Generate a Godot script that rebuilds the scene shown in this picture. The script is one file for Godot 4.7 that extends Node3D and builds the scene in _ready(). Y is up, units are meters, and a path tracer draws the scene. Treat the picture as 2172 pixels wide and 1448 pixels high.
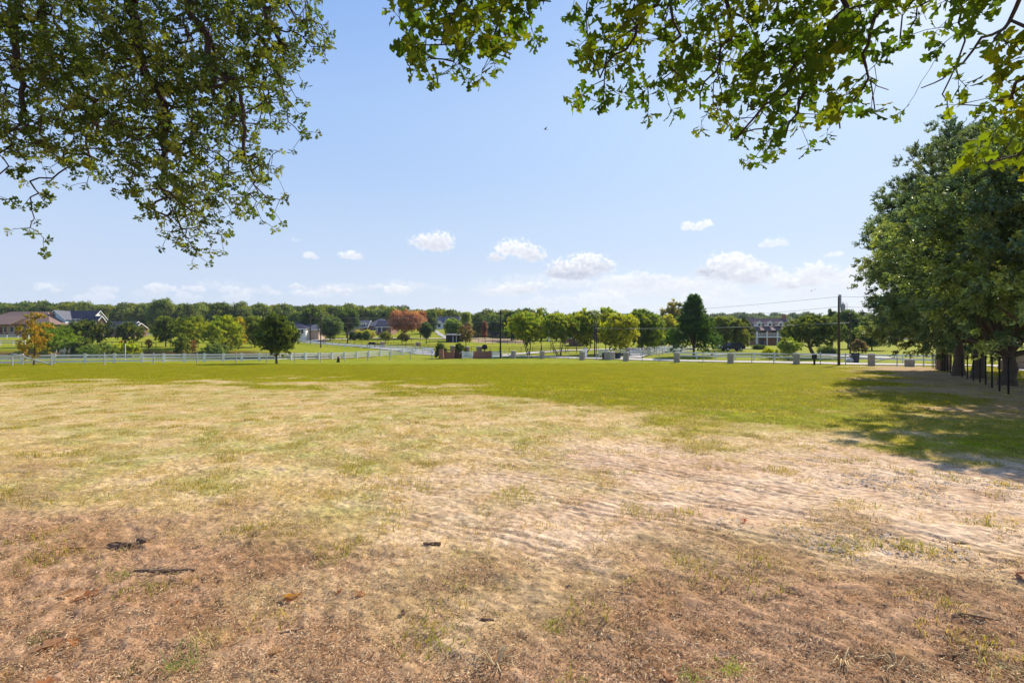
extends Node3D

const F := 1086.0     # lens: picture widths of 2172 at 1086 focal lengths, i.e. an 18 mm lens on full frame
const EYE := 1.65

var rng := RandomNumberGenerator.new()
var nz := FastNoiseLite.new()
var nz2 := FastNoiseLite.new()
var M := {}
var taken := {}
var clumps := {}


class MB:
	var v := PackedVector3Array()
	var n := PackedVector3Array()
	var c := PackedColorArray()
	var t := PackedVector2Array()
	var ix := PackedInt32Array()
	var col := Color(1, 1, 1)

	func quad(a: Vector3, b: Vector3, cc: Vector3, d: Vector3) -> void:   # counter-clockwise from outside
		var m := (b - a).cross(cc - a)
		if m.length_squared() < 1e-16:
			m = (cc - a).cross(d - a)
		m = m.normalized()
		var i := v.size()
		v.append(a); v.append(b); v.append(cc); v.append(d)
		for k in 4:
			n.append(m); c.append(col)
		ix.append_array(PackedInt32Array([i, i + 2, i + 1, i, i + 3, i + 2]))

	func tri(a: Vector3, b: Vector3, cc: Vector3) -> void:
		var m := (b - a).cross(cc - a).normalized()
		var i := v.size()
		v.append(a); v.append(b); v.append(cc)
		for k in 3:
			n.append(m); c.append(col)
		ix.append_array(PackedInt32Array([i, i + 2, i + 1]))

	func box(p: Vector3, s: Vector3, bs := Basis()) -> void:
		var h := s * 0.5
		var q: Array[Vector3] = []
		for k in 8:
			q.append(p + bs * Vector3(h.x if k & 1 else -h.x, h.y if k & 2 else -h.y, h.z if k & 4 else -h.z))
		quad(q[4], q[5], q[7], q[6])
		quad(q[1], q[0], q[2], q[3])
		quad(q[5], q[1], q[3], q[7])
		quad(q[0], q[4], q[6], q[2])
		quad(q[6], q[7], q[3], q[2])
		quad(q[0], q[1], q[5], q[4])

	func bar(a: Vector3, b: Vector3, w: float, h: float) -> void:    # a rail from a to b, h tall, w thick
		var x := (b - a).normalized()
		var z := x.cross(Vector3.UP).normalized()
		box((a + b) * 0.5, Vector3(a.distance_to(b), h, w), Basis(x, z.cross(x), z))

	func tube(p: PackedVector3Array, r: PackedFloat32Array, sides := 6, caps := true) -> void:
		var first := v.size()
		var side := Vector3.RIGHT
		for i in p.size():
			var ax := (p[mini(i + 1, p.size() - 1)] - p[maxi(i - 1, 0)]).normalized()
			if i == 0:
				side = ax.cross(Vector3.UP if absf(ax.y) < 0.9 else Vector3.RIGHT).normalized()
			side = (side - ax * side.dot(ax)).normalized()
			var up := ax.cross(side)
			for k in sides:
				var a := TAU * k / sides
				var o := side * cos(a) + up * sin(a)
				v.append(p[i] + o * r[i]); n.append(o); c.append(col)
		for i in p.size() - 1:
			for k in sides:
				var a := first + i * sides + k
				var b := first + i * sides + (k + 1) % sides
				ix.append_array(PackedInt32Array([a, a + sides, b, b, a + sides, b + sides]))
		if caps:
			for e in 2:
				var at := 0 if e == 0 else p.size() - 1
				var ax := (p[0] - p[1]).normalized() if e == 0 else (p[at] - p[at - 1]).normalized()
				var m := v.size()
				v.append(p[at]); n.append(ax); c.append(col)
				for k in sides:
					v.append(v[first + at * sides + k]); n.append(ax); c.append(col)
				for k in sides:
					var a := m + 1 + k
					var b := m + 1 + (k + 1) % sides
					if e == 0:
						ix.append_array(PackedInt32Array([m, a, b]))
					else:
						ix.append_array(PackedInt32Array([m, b, a]))

	func mesh(mat: Material) -> ArrayMesh:
		var a := []
		a.resize(Mesh.ARRAY_MAX)
		a[Mesh.ARRAY_VERTEX] = v
		a[Mesh.ARRAY_NORMAL] = n
		a[Mesh.ARRAY_COLOR] = c
		if t.size() == v.size():
			a[Mesh.ARRAY_TEX_UV] = t
		a[Mesh.ARRAY_INDEX] = ix
		var m := ArrayMesh.new()
		m.add_surface_from_arrays(Mesh.PRIMITIVE_TRIANGLES, a)
		m.surface_set_material(0, mat)
		return m


# ------------------------------------------------------------------ naming
func numbered(s: String) -> String:
	var k = taken.get(s, 0)
	taken[s] = k + 1
	return s if k == 0 else "%s_%03d" % [s, k]


func tag(o: Node, label: String, category: String, group := "", kind := "") -> Node:
	if label: o.set_meta("label", label)
	if category: o.set_meta("category", category)
	if group: o.set_meta("group", group)
	if kind: o.set_meta("kind", kind)
	return o


func thing(nm: String, label: String, category: String, at := Vector3.ZERO, turn := 0.0, group := "") -> Node3D:
	var o := Node3D.new()
	o.name = numbered(nm)
	add_child(o)
	o.position = at
	o.rotation.y = turn
	tag(o, label, category, group)
	return o


func part(nm: String, m, parent: Node, mat: Material = null) -> MeshInstance3D:
	var o := MeshInstance3D.new()
	o.name = nm if parent != self else numbered(nm)
	o.mesh = m.mesh(mat) if m is MB else m
	parent.add_child(o, true)
	return o


func many(nm: String, mesh: Mesh, xf: Array, cols: PackedColorArray, parent: Node) -> MultiMeshInstance3D:
	var mm := MultiMesh.new()
	mm.transform_format = MultiMesh.TRANSFORM_3D
	mm.use_colors = true
	mm.mesh = mesh
	mm.instance_count = xf.size()
	for i in xf.size():
		mm.set_instance_transform(i, xf[i])
		mm.set_instance_color(i, cols[i])
	var o := MultiMeshInstance3D.new()
	o.name = nm if parent != self else numbered(nm)
	o.multimesh = mm
	parent.add_child(o, true)
	return o


# ------------------------------------------------------------------ the lie of the land
const HU := [-1.2, -0.75, -0.3, -0.1, 0.1, 0.35, 0.6, 1.2]
const HD := [0.0, 10.0, 20.0, 35.0, 50.0, 60.0, 75.0, 90.0, 110.0, 130.0, 150.0, 190.0, 215.0, 260.0, 340.0, 450.0, 600.0, 900.0, 4000.0]
const HT := [
	[0.0, 0.0, 0.0, 0.0, 0.0, 0.0, 0.0, 0.0],
	[-0.12, -0.12, -0.12, -0.12, -0.12, -0.12, -0.12, -0.12],
	[-0.3, -0.3, -0.3, -0.3, -0.3, -0.3, -0.3, -0.3],
	[-0.6, -0.6, -0.6, -0.6, -0.6, -0.6, -0.6, -0.6],
	[-0.95, -0.95, -0.95, -0.95, -0.95, -0.95, -0.95, -0.95],
	[-1.1, -1.1, -1.15, -1.15, -1.15, -1.12, -1.1, -1.1],
	[-1.2, -1.25, -1.5, -1.4, -1.2, -1.15, -1.0, -1.0],
	[-0.7, -0.8, -1.6, -1.4, -1.2, -0.8, -0.7, -0.7],
	[0.1, 0.0, -0.9, -1.2, -0.9, -0.5, -0.3, -0.3],
	[1.0, 0.9, 0.0, -0.1, -0.4, -0.2, -0.1, -0.1],
	[2.0, 1.9, 0.9, 0.8, 0.3, 0.1, 0.1, 0.1],
	[4.2, 4.0, 3.0, 2.6, 1.4, 0.8, 0.6, 0.6],
	[5.8, 5.5, 4.6, 4.2, 2.2, 1.2, 0.9, 0.9],
	[9.5, 9.0, 8.0, 8.0, 4.0, 2.0, 1.6, 1.6],
	[16.0, 15.0, 13.0, 10.0, 8.0, 5.0, 4.0, 4.0],
	[21.0, 20.0, 17.0, 13.0, 11.0, 9.0, 8.0, 8.0],
	[24.0, 23.0, 21.0, 19.0, 18.0, 19.0, 20.0, 20.0],
	[26.0, 26.0, 26.0, 26.0, 26.0, 26.0, 26.0, 26.0],
	[26.0, 26.0, 26.0, 26.0, 26.0, 26.0, 26.0, 26.0]]
const POND := Vector3(-80, -1.05, -97)


func H(x: float, z: float) -> float:
	var d := maxf(-z, 0.0)
	var u := clampf(x / maxf(d, 20.0), -1.2, 1.2)
	var i := 0
	while i < 17 and d > HD[i + 1]: i += 1
	var j := 0
	while j < 6 and u > HU[j + 1]: j += 1
	var s: float = clampf((d - HD[i]) / (HD[i + 1] - HD[i]), 0.0, 1.0)
	var q: float = (u - HU[j]) / (HU[j + 1] - HU[j])
	var y: float = lerpf(lerpf(HT[i][j], HT[i][j + 1], q), lerpf(HT[i + 1][j], HT[i + 1][j + 1], q), s)
	if d > 70.0 and d < 125.0 and x < -30.0:
		var e := Vector2((x - POND.x) / 44.0, (z - POND.z) / 13.0).length()
		if e < 1.3: y = lerpf(minf(y, -1.7), y, smoothstep(0.85, 1.25, e))
	return y


func P(px: float, d: float) -> Vector3:
	var x := (px - 1086.0) / F * d
	return Vector3(x, H(x, -d), -d)


func near_hit(px: float, py: float) -> Vector3:   # where the ground lies below this line of sight
	var d := 3.0
	for k in 12: d = (EYE - H(0, -d)) * F / (py - 724.0)
	return P(px, d)


func table(x: float, xs: Array, ys: Array) -> float:
	if x <= xs[0]: return ys[0]
	for i in xs.size() - 1:
		if x < xs[i + 1]: return lerpf(ys[i], ys[i + 1], (x - xs[i]) / (xs[i + 1] - xs[i]))
	return ys[-1]


# how green, how bare and how sandy the field is at a place
func field(x: float, z: float) -> Vector3:
	var d := -z
	var gb := table(x, [-60.0, -28.0, -11.0, -5.0, 0.0, 3.2, 5.4, 7.0, 9.0, 20.0], [29.0, 28.0, 27.0, 24.0, 18.5, 13.0, 10.6, 9.4, 7.4, 6.0])
	var w := gb * 0.22
	var n1 := nz.get_noise_2d(x * 4.0, z * 4.0) + 0.6 * nz.get_noise_2d(x * 14.0 + 50.0, z * 14.0)
	var g := smoothstep(-w, w, d - gb + n1 * gb * 0.42)
	if x > 8.0:   # bare earth under the live oaks
		var a := Vector2(x - 22.0 - (d - 24.0) * 0.62, 0.0).length()
		g *= 1.0 - smoothstep(8.0, 2.0, a + n1 * 4.0) * smoothstep(9.0, 13.0, d)
	var db := table(x, [-6.0, -2.0, 0.0, 2.0, 4.0], [5.8, 4.7, 4.1, 3.5, 3.2])
	var br := smoothstep(1.5, -1.3, d - db + n1 * 2.2)
	var sa := smoothstep(-2.4, 1.2, x - 0.2 + n1 * 1.8) * smoothstep(10.0, 7.4, d + n1 * 1.6) * (1.0 - br)
	if x > 9.0: br = maxf(br, (1.0 - g) * 0.7 * smoothstep(9.0, 12.0, x))
	return Vector3(g, br, sa)


func tracks(x: float, z: float) -> float:
	# streaks that tyres have left in the sandy ground, along a slowly bending line
	var ang := 0.62 + 0.05 * x
	var al := x * cos(ang) + z * sin(ang)
	var ac := -x * sin(ang) + z * cos(ang)
	var worn := smoothstep(-0.05, 0.3, nz2.get_noise_2d(al * 3.0, ac * 16.0) + 0.12)
	var y := worn * nz2.get_noise_2d(al * 9.0 + 90.0, ac * 230.0) * 0.8
	for lane in [-3.55, -4.6, -5.55, -6.45]:
		var o: float = ac - lane + 0.10 * sin(al * 0.9 + lane * 2.0)
		if absf(o) < 0.27:
			var fade := smoothstep(0.27, 0.19, absf(o)) * smoothstep(-0.22, 0.12, nz2.get_noise_2d(al * 14.0 + lane * 50.0, lane * 30.0))
			y = lerpf(y, 0.35 - 1.35 * pow(absf(cos(o * TAU / 0.26)), 3.0), fade * 0.85)
	return clampf(y, -1.0, 1.0)


func relief(x: float, z: float) -> float:
	var d := -z
	if d > 40.0 or d < -6.0: return 0.0
	var f := field(x, z)
	var y := nz.get_noise_2d(x * 20.0, z * 20.0) * 0.03 + nz.get_noise_2d(x * 90.0, z * 90.0) * 0.014 * (1.0 + f.y)
	if d < 14.0:
		y += nz.get_noise_2d(x * 300.0, z * 300.0) * 0.008 * (1.0 + 1.2 * f.y)
		if f.z > 0.05: y += tracks(x, z) * 0.010 * f.z
	return y * smoothstep(40.0, 20.0, d)


func ground_colour(x: float, z: float) -> Color:
	var d := -z
	var a := nz.get_noise_2d(x * 9.0 + 31.0, z * 9.0)
	var b := nz.get_noise_2d(x * 40.0, z * 40.0 + 77.0)
	if d > 66.0: return far_colour(x, d, a, b)
	if d > 50.0: return near_colour(x, z, a, b).lerp(far_colour(x, d, a, b), smoothstep(50.0, 66.0, d))
	return near_colour(x, z, a, b)


func far_colour(x: float, d: float, a: float, b: float) -> Color:
		var z := -d
		var l := Color(0.26, 0.30, 0.012).lerp(Color(0.45, 0.37, 0.05), clampf(0.25 + a * 0.9 + b * 0.5, 0.0, 1.0) * 0.6)
		# the bank of the pond, the sandy riding ring and the bare strip along the fence are earth
		var e := Vector2((x - POND.x) / 44.0, (z - POND.z) / 13.0).length()
		if e < 1.25: l = l.lerp(Color(0.16, 0.08, 0.035), smoothstep(1.25, 1.08, e + a * 0.1))
		var px := 1086.0 + x / d * F
		if d > 150.0 and d < 205.0 and px > 985.0 and px < 1135.0:
			l = l.lerp(Color(0.46, 0.33, 0.22), smoothstep(0.0, 8.0, d - 160.0 + a * 6.0) * smoothstep(985.0, 1015.0, px) * smoothstep(1135.0, 1110.0, px))
		if d > 260.0: l = l.lerp(Color(0.06, 0.075, 0.02), smoothstep(270.0, 310.0, d))
		return l


func near_colour(x: float, z: float, a: float, b: float) -> Color:
	var d := -z
	var f := field(x, z)
	var straw := Color(0.66, 0.48, 0.235).lerp(Color(0.49, 0.43, 0.155), clampf(0.5 + a * 1.8, 0.0, 1.0)).lerp(Color(0.72, 0.52, 0.31), clampf(b * 1.3, 0.0, 0.7))
	var dirt := Color(0.50, 0.305, 0.18).lerp(Color(0.35, 0.195, 0.10), clampf(0.4 + a + b * 1.2, 0.0, 1.0))
	var sand := Color(0.74, 0.53, 0.36).lerp(Color(0.61, 0.40, 0.255), clampf(0.3 + a + b, 0.0, 1.0))
	var s := nz2.get_noise_2d(x * 12.0, z * 40.0)
	var green := Color(0.335, 0.355, 0.004).lerp(Color(0.52, 0.40, 0.02), clampf(0.12 + a * 1.5 + s * 0.9, 0.0, 0.85)).lerp(Color(0.17, 0.24, 0.008), clampf(b * 1.2 - s * 0.8, 0.0, 0.75))
	var l := straw.lerp(sand, f.z).lerp(dirt, f.y)
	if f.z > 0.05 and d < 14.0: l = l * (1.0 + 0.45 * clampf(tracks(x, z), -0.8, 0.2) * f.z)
	# a browner band where the green begins
	var band := f.x * (1.0 - f.x) * 4.0
	if d < 16.0:
		var grit := nz2.get_noise_2d(x * 700.0, z * 700.0) + 0.7 * nz2.get_noise_2d(x * 260.0 + 40.0, z * 260.0)
		l = l * (1.0 + clampf(grit * 0.55, -0.4, 0.3) * smoothstep(16.0, 9.0, d))
	return l.lerp(green, f.x).lerp(Color(0.40, 0.25, 0.05), band * 0.35)


func stations(lo: float, hi: float, step: float, far: float, grow: float) -> PackedFloat32Array:
	var a := PackedFloat32Array()
	var s := step
	var q := lo
	while q > -far:
		s *= grow
		q -= s
		a.insert(0, q)
	q = lo
	while q < hi:
		a.append(q)
		q += step
	s = step
	while q < far:
		a.append(q)
		s *= grow
		q += s
	return a


func make_ground() -> void:
	var xs := stations(-4.8, 6.6, 0.036, 2600.0, 1.062)
	var ds := PackedFloat32Array([-60.0, -20.0, -8.0, -4.0, -2.0, -0.5, 0.6, 1.4, 1.9])
	var q := 2.2
	var s := 0.03
	while q < 3200.0:
		ds.append(q)
		s = 0.032 if q < 7.5 else s * 1.03
		q += s
	var b := MB.new()
	var w := xs.size()
	for d in ds:
		for x in xs:
			var z := -d
			b.v.append(Vector3(x, H(x, z) + relief(x, z), z))
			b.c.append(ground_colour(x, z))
			b.t.append(Vector2(x, z))
	b.n.resize(b.v.size())
	for i in ds.size():
		for j in w:
			var l := b.v[i * w + maxi(j - 1, 0)]
			var r := b.v[i * w + mini(j + 1, w - 1)]
			var n0 := b.v[maxi(i - 1, 0) * w + j]
			var n1 := b.v[mini(i + 1, ds.size() - 1) * w + j]
			b.n[i * w + j] = (r - l).cross(n1 - n0).normalized()
	b.ix.resize((w - 1) * (ds.size() - 1) * 6)
	var k := 0
	for i in ds.size() - 1:
		for j in w - 1:
			var p := i * w + j
			b.ix[k] = p; b.ix[k + 1] = p + w; b.ix[k + 2] = p + 1
			b.ix[k + 3] = p + 1; b.ix[k + 4] = p + w; b.ix[k + 5] = p + w + 1
			k += 6
	tag(part("ground", b, self, M.ground), "field of sandy earth, straw and green grass running out to the hills", "ground", "", "structure")


# ------------------------------------------------------------------ materials
func lin(r: float, g: float, b: float) -> Color:
	return Color(r, g, b).linear_to_srgb()


func mat(r: float, g: float, b: float, rough := 0.8) -> StandardMaterial3D:
	var m := StandardMaterial3D.new()
	m.albedo_color = lin(r, g, b)
	m.roughness = rough
	m.metallic_specular = 0.3
	return m


func noise_tex(kind: int, freq: float, oct: int, lo: float, hi: float, size := 512, sd := 1) -> NoiseTexture2D:
	var f := FastNoiseLite.new()
	f.seed = sd
	f.noise_type = kind
	f.frequency = freq
	f.fractal_octaves = oct
	var t := NoiseTexture2D.new()
	t.width = size
	t.height = size
	t.seamless = true
	t.noise = f
	if hi >= 0.0:
		var g := Gradient.new()
		g.set_color(0, Color(lo, lo, lo))
		g.set_color(1, Color(hi, hi, hi))
		t.color_ramp = g
	return t


func grained(r: float, g: float, b: float, tex: Texture2D, per_m: float, rough := 0.85, bump := 0.0, stretch := Vector3.ONE) -> StandardMaterial3D:
	var m := mat(r, g, b, rough)
	m.albedo_texture = tex
	m.uv1_triplanar = true
	m.uv1_world_triplanar = true
	m.uv1_scale = stretch * per_m
	if bump > 0.0:
		m.heightmap_enabled = true
		m.heightmap_texture = tex
		m.heightmap_scale = bump
	return m


func leafy(back: Color, rough := 0.55) -> StandardMaterial3D:
	var m := StandardMaterial3D.new()
	m.vertex_color_use_as_albedo = true
	m.roughness = rough
	m.metallic_specular = 0.35
	m.backlight_enabled = true
	m.backlight = lin(back.r, back.g, back.b)
	m.cull_mode = BaseMaterial3D.CULL_DISABLED
	return m


func make_materials() -> void:
	var fine := noise_tex(FastNoiseLite.TYPE_SIMPLEX_SMOOTH, 0.02, 5, 0.74, 1.0, 1024, 3)
	var blotch := noise_tex(FastNoiseLite.TYPE_SIMPLEX, 0.012, 4, 0.78, 1.0, 512, 7)
	var cells := noise_tex(FastNoiseLite.TYPE_CELLULAR, 0.03, 2, 0.62, 1.0, 512, 11)
	var g := StandardMaterial3D.new()
	g.vertex_color_use_as_albedo = true
	g.albedo_texture = fine
	g.uv1_scale = Vector3(0.47, 0.47, 1)
	g.roughness = 0.95
	g.metallic_specular = 0.15
	g.heightmap_enabled = true
	g.heightmap_texture = fine
	g.heightmap_scale = 5.0
	M.ground = g
	M.leaf = leafy(Color(1.1, 1.1, 0.35))
	M.leaf_oak = leafy(Color(0.6, 0.65, 0.25), 0.5)
	M.leaf_oak.metallic_specular = 0.42
	M.leaf_near = leafy(Color(0.95, 1.0, 0.28), 0.7)
	M.leaf_near.metallic_specular = 0.15
	M.blade = leafy(Color(1.0, 0.95, 0.4), 0.7)
	M.chip = StandardMaterial3D.new()
	M.chip.vertex_color_use_as_albedo = true
	M.chip.roughness = 0.9
	M.chip.metallic_specular = 0.2
	M.bark = grained(0.15, 0.11, 0.08, blotch, 1.6, 0.95, 3.0, Vector3(1, 0.25, 1))
	M.bark_pale = grained(0.22, 0.17, 0.12, blotch, 1.2, 0.95, 2.0, Vector3(1, 0.25, 1))
	M.twig = mat(0.06, 0.04, 0.03, 0.9)
	M.dead = grained(0.24, 0.15, 0.095, blotch, 9.0, 0.95, 1.0)
	M.dead_pale = grained(0.30, 0.20, 0.13, blotch, 9.0, 0.95, 0.6)
	M.dry = mat(0.60, 0.45, 0.24, 0.8)
	M.white = grained(0.93, 0.93, 0.90, blotch, 0.7, 0.5)
	M.galv = grained(0.52, 0.52, 0.52, blotch, 2.0, 0.5)
	M.iron = mat(0.018, 0.016, 0.015, 0.6)
	M.rust = grained(0.13, 0.075, 0.05, blotch, 1.0, 0.8)
	M.wire = mat(0.10, 0.10, 0.10, 0.5)
	M.cable = mat(0.35, 0.35, 0.34, 0.6)
	M.pole = grained(0.085, 0.058, 0.042, blotch, 1.0, 0.9, 1.0, Vector3(3, 0.2, 3))
	M.stone = grained(0.60, 0.52, 0.43, cells, 0.55, 0.9, 5.0)
	M.stone_warm = grained(0.52, 0.37, 0.26, cells, 0.55, 0.9, 5.0)
	M.cap = grained(0.68, 0.64, 0.59, blotch, 1.0, 0.85)
	M.brick = grained(0.50, 0.24, 0.165, cells, 1.4, 0.9, 2.0)
	M.brick_pink = grained(0.42, 0.24, 0.19, cells, 1.4, 0.9, 2.0)
	M.brick_dark = grained(0.22, 0.10, 0.08, cells, 1.4, 0.9, 2.0)
	M.concrete = grained(0.60, 0.55, 0.50, blotch, 0.12, 0.9)
	M.asphalt = grained(0.42, 0.40, 0.385, blotch, 0.12, 0.9)
	M.roof_navy = grained(0.055, 0.058, 0.095, blotch, 0.5, 0.9)
	M.roof_grey = grained(0.16, 0.165, 0.20, blotch, 0.5, 0.9)
	M.roof_brown = grained(0.27, 0.175, 0.145, blotch, 0.5, 0.9)
	M.roof_mauve = grained(0.19, 0.125, 0.135, blotch, 0.5, 0.9)
	M.wall_blue = mat(0.50, 0.62, 0.68)
	M.wall_white = mat(0.74, 0.73, 0.70)
	M.wall_tan = mat(0.46, 0.34, 0.27)
	M.trim = mat(0.78, 0.77, 0.75, 0.6)
	M.glass = mat(0.025, 0.03, 0.04, 0.12)
	M.door = mat(0.16, 0.08, 0.05, 0.6)
	M.garage_pink = mat(0.40, 0.25, 0.21, 0.6)
	M.garage_dark = mat(0.05, 0.06, 0.10, 0.5)
	M.wood_dark = mat(0.035, 0.025, 0.035, 0.8)
	M.wood_brown = mat(0.10, 0.05, 0.03, 0.8)
	M.steel = mat(0.30, 0.33, 0.35, 0.4)
	M.plastic = mat(0.02, 0.03, 0.045, 0.5)
	M.horse = mat(0.012, 0.009, 0.008, 0.5)
	M.water = mat(0.045, 0.055, 0.06, 0.08)
	M.tyre = mat(0.015, 0.015, 0.015, 0.8)
	M.rim = mat(0.55, 0.55, 0.55, 0.3)
	M.lamp = mat(0.9, 0.2, 0.15, 0.3)


# ------------------------------------------------------------------ sky
func puff(im: Image, px: float, py: float, wpx: float, hpx: float, strength: float, sd: int, grey := 0.5) -> void:
	var az := atan((px - 1086.0) / F)
	var el := atan((724.0 - py) / F * cos(az))
	var k := im.get_width() / TAU
	cloud(im, az, el, wpx * 1.1 / F * cos(az) * cos(az) * k, hpx * 2.0 / F * k * cos(az), strength, sd, grey)


func cloud(im: Image, az: float, el: float, w: float, h: float, strength: float, sd: int, grey: float) -> void:
	var W := im.get_width()
	var k := W / TAU
	var cx := (az / TAU + 0.5) * W
	var cy := (0.5 - el / PI) * im.get_height()
	rng.seed = sd
	var balls := []
	var nb := 5 + int(w / 14.0)
	for i in nb:
		var t := rng.randf_range(-0.85, 0.85)
		var r := (1.0 - t * t * 0.7) * rng.randf_range(0.30, 0.62)
		balls.append(Vector3(t, rng.randf_range(0.0, 0.6) * (1.0 - t * t), r))
	for yy in range(int(cy - h * 1.4), int(cy + h * 0.9)):
		if yy < 0 or yy >= im.get_height(): continue
		for xx in range(int(cx - w * 0.85), int(cx + w * 0.85)):
			var X := (xx - cx) / (w * 0.5)
			var Y := (cy - yy) / (h * 0.5)
			var f := nz2.get_noise_2d(xx * 6.0 + sd * 91.0, yy * 8.0) * 0.55 + nz2.get_noise_2d(xx * 18.0, yy * 22.0 + sd * 37.0) * 0.35
			var best := -1.0
			for b in balls:
				var dy: float = (Y + 0.35 - b.y)
				if dy < 0.0: dy *= 1.8
				best = maxf(best, 1.0 - Vector2((X - b.x) * (w / h) * 0.55, dy).length() / (b.z * 1.15))
			var q := best + f * 0.75
			var a := smoothstep(0.0, 0.5, q) * strength
			if a <= 0.004: continue
			var p := im.get_pixel((xx + W) % W, yy)
			var lit := clampf(0.62 + Y * 0.75 + f * 0.9 - q * 0.45, 0.0, 1.0)
			var c := Color(0.74, 0.765, 0.83).lerp(Color(1.0, 1.0, 1.0), lerpf(1.0, lit, minf(grey + 0.25, 1.0)))
			im.set_pixel((xx + W) % W, yy, p.lerp(c, a))


func make_sky() -> Image:
	var im := Image.create(512, 256, false, Image.FORMAT_RGBF)
	var sun := Vector3(sin(deg_to_rad(40.0)) * cos(deg_to_rad(36.0)), sin(deg_to_rad(36.0)), -cos(deg_to_rad(40.0)) * cos(deg_to_rad(36.0)))
	for y in 256:
		var el := (0.5 - (y + 0.5) / 256.0) * PI
		for x in 512:
			var az := ((x + 0.5) / 512.0 - 0.5) * TAU
			var c: Color
			if el < -0.06:
				c = Color(0.50, 0.47, 0.40)
			else:
				var dg := maxf(rad_to_deg(el), 0.0)
				c = Color(0.785, 0.825, 0.89)
				c = c.lerp(Color(0.725, 0.80, 0.905), smoothstep(0.0, 11.0, dg))
				c = c.lerp(Color(0.60, 0.722, 0.90), smoothstep(8.0, 22.0, dg))
				c = c.lerp(Color(0.475, 0.625, 0.87), smoothstep(20.0, 36.0, dg))
				c = c.lerp(Color(0.43, 0.57, 0.81), smoothstep(34.0, 80.0, dg))
				var v := Vector3(sin(az) * cos(el), sin(el), -cos(az) * cos(el))
				var ca := v.dot(sun)
				var glow := pow(clampf(0.5 + 0.5 * ca, 0.0, 1.0), 7.0)
				c = c.lerp(Color(0.87, 0.935, 1.0), glow * 0.62 * smoothstep(70.0, 20.0, dg))
				c = c.lerp(Color(0.94, 0.945, 0.95), pow(clampf(cos(az - 0.62), 0.0, 1.0), 2.5) * smoothstep(11.0, 0.0, dg) * 0.8)
				c = c.lerp(Color(1, 1, 1), pow(clampf(ca, 0.0, 1.0), 60.0) * 0.9)
			im.set_pixel(x, y, c)
	im.resize(4096, 2048, Image.INTERPOLATE_CUBIC)
	im.convert(Image.FORMAT_RGB8)
	# low, pale heaps of cloud towards the sun, then the single clouds
	for i in 34:
		rng.seed = 500 + i
		var px := rng.randf_range(1020.0, 1900.0)
		puff(im, px, rng.randf_range(585.0, 640.0), rng.randf_range(60.0, 170.0), rng.randf_range(16.0, 40.0), rng.randf_range(0.18, 0.5), 900 + i, 0.25)
	for i in 26:
		rng.seed = 800 + i
		puff(im, rng.randf_range(-100.0, 1100.0), rng.randf_range(596.0, 632.0), rng.randf_range(40.0, 110.0), rng.randf_range(10.0, 22.0), rng.randf_range(0.12, 0.38), 1200 + i, 0.3)
	var list := [
		[915, 508, 56, 42, 0.95, 21, 0.45], [1097, 533, 104, 42, 0.97, 22, 0.45], [1228, 567, 122, 46, 0.95, 23, 0.8], [1212, 573, 90, 30, 0.8, 24, 0.8],
		[1462, 479, 20, 16, 0.85, 25, 0.2], [1490, 477, 34, 18, 0.9, 26, 0.2], [1638, 516, 60, 20, 0.6, 27, 0.2], [1768, 538, 34, 12, 0.7, 28, 0.2],
		[1528, 562, 96, 50, 0.95, 29, 1.0], [1560, 566, 70, 52, 0.9, 30, 0.5], [1605, 578, 80, 40, 0.85, 31, 0.5], [1690, 590, 90, 40, 0.8, 32, 0.4],
		[1738, 578, 60, 34, 0.75, 33, 0.4], [1820, 576, 50, 24, 0.8, 34, 0.3], [1670, 604, 50, 20, 0.7, 35, 0.6], [1380, 590, 110, 40, 0.6, 36, 0.3],
		[1095, 612, 70, 22, 0.75, 37, 0.5], [1130, 606, 40, 24, 0.7, 38, 0.4], [1055, 614, 50, 16, 0.6, 39, 0.4], [655, 540, 32, 14, 0.75, 40, 0.3],
		[748, 541, 48, 18, 0.8, 41, 0.3], [630, 604, 30, 14, 0.7, 42, 0.4], [712, 614, 54, 20, 0.75, 43, 0.5], [838, 613, 30, 20, 0.75, 44, 0.4],
		[862, 614, 22, 16, 0.7, 45, 0.4], [95, 609, 50, 14, 0.5, 46, 0.3], [222, 610, 50, 18, 0.5, 47, 0.3], [340, 611, 60, 20, 0.6, 48, 0.4],
		[405, 612, 50, 18, 0.6, 49, 0.4], [500, 614, 80, 16, 0.55, 50, 0.4], [625, 507, 26, 8, 0.3, 51, 0.2], [585, 620, 40, 10, 0.4, 52, 0.3]]
	for c in list: puff(im, c[0], c[1], c[2], c[3], c[4], c[5], c[6])
	# the same kind of clouds goes on round the rest of the horizon
	for i in 60:
		rng.seed = 2000 + i
		var az := rng.randf_range(0.82, TAU - 0.86)
		if az > PI: az -= TAU
		cloud(im, az, deg_to_rad(rng.randf_range(3.5, 14.0)), rng.randf_range(20.0, 80.0), rng.randf_range(10.0, 28.0), rng.randf_range(0.4, 0.9), 3000 + i, 0.5)
	var rolled := Image.create(4096, 2048, false, Image.FORMAT_RGB8)   # straight ahead is the edge of a panorama
	rolled.blit_rect(im, Rect2i(2048, 0, 2048, 2048), Vector2i(0, 0))
	rolled.blit_rect(im, Rect2i(0, 0, 2048, 2048), Vector2i(2048, 0))
	return rolled


# ------------------------------------------------------------------ foliage
func rdir() -> Vector3:
	var y := rng.randf_range(-1, 1)
	var a := rng.randf() * TAU
	var r := sqrt(1.0 - y * y)
	return Vector3(r * cos(a), y, r * sin(a))


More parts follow.
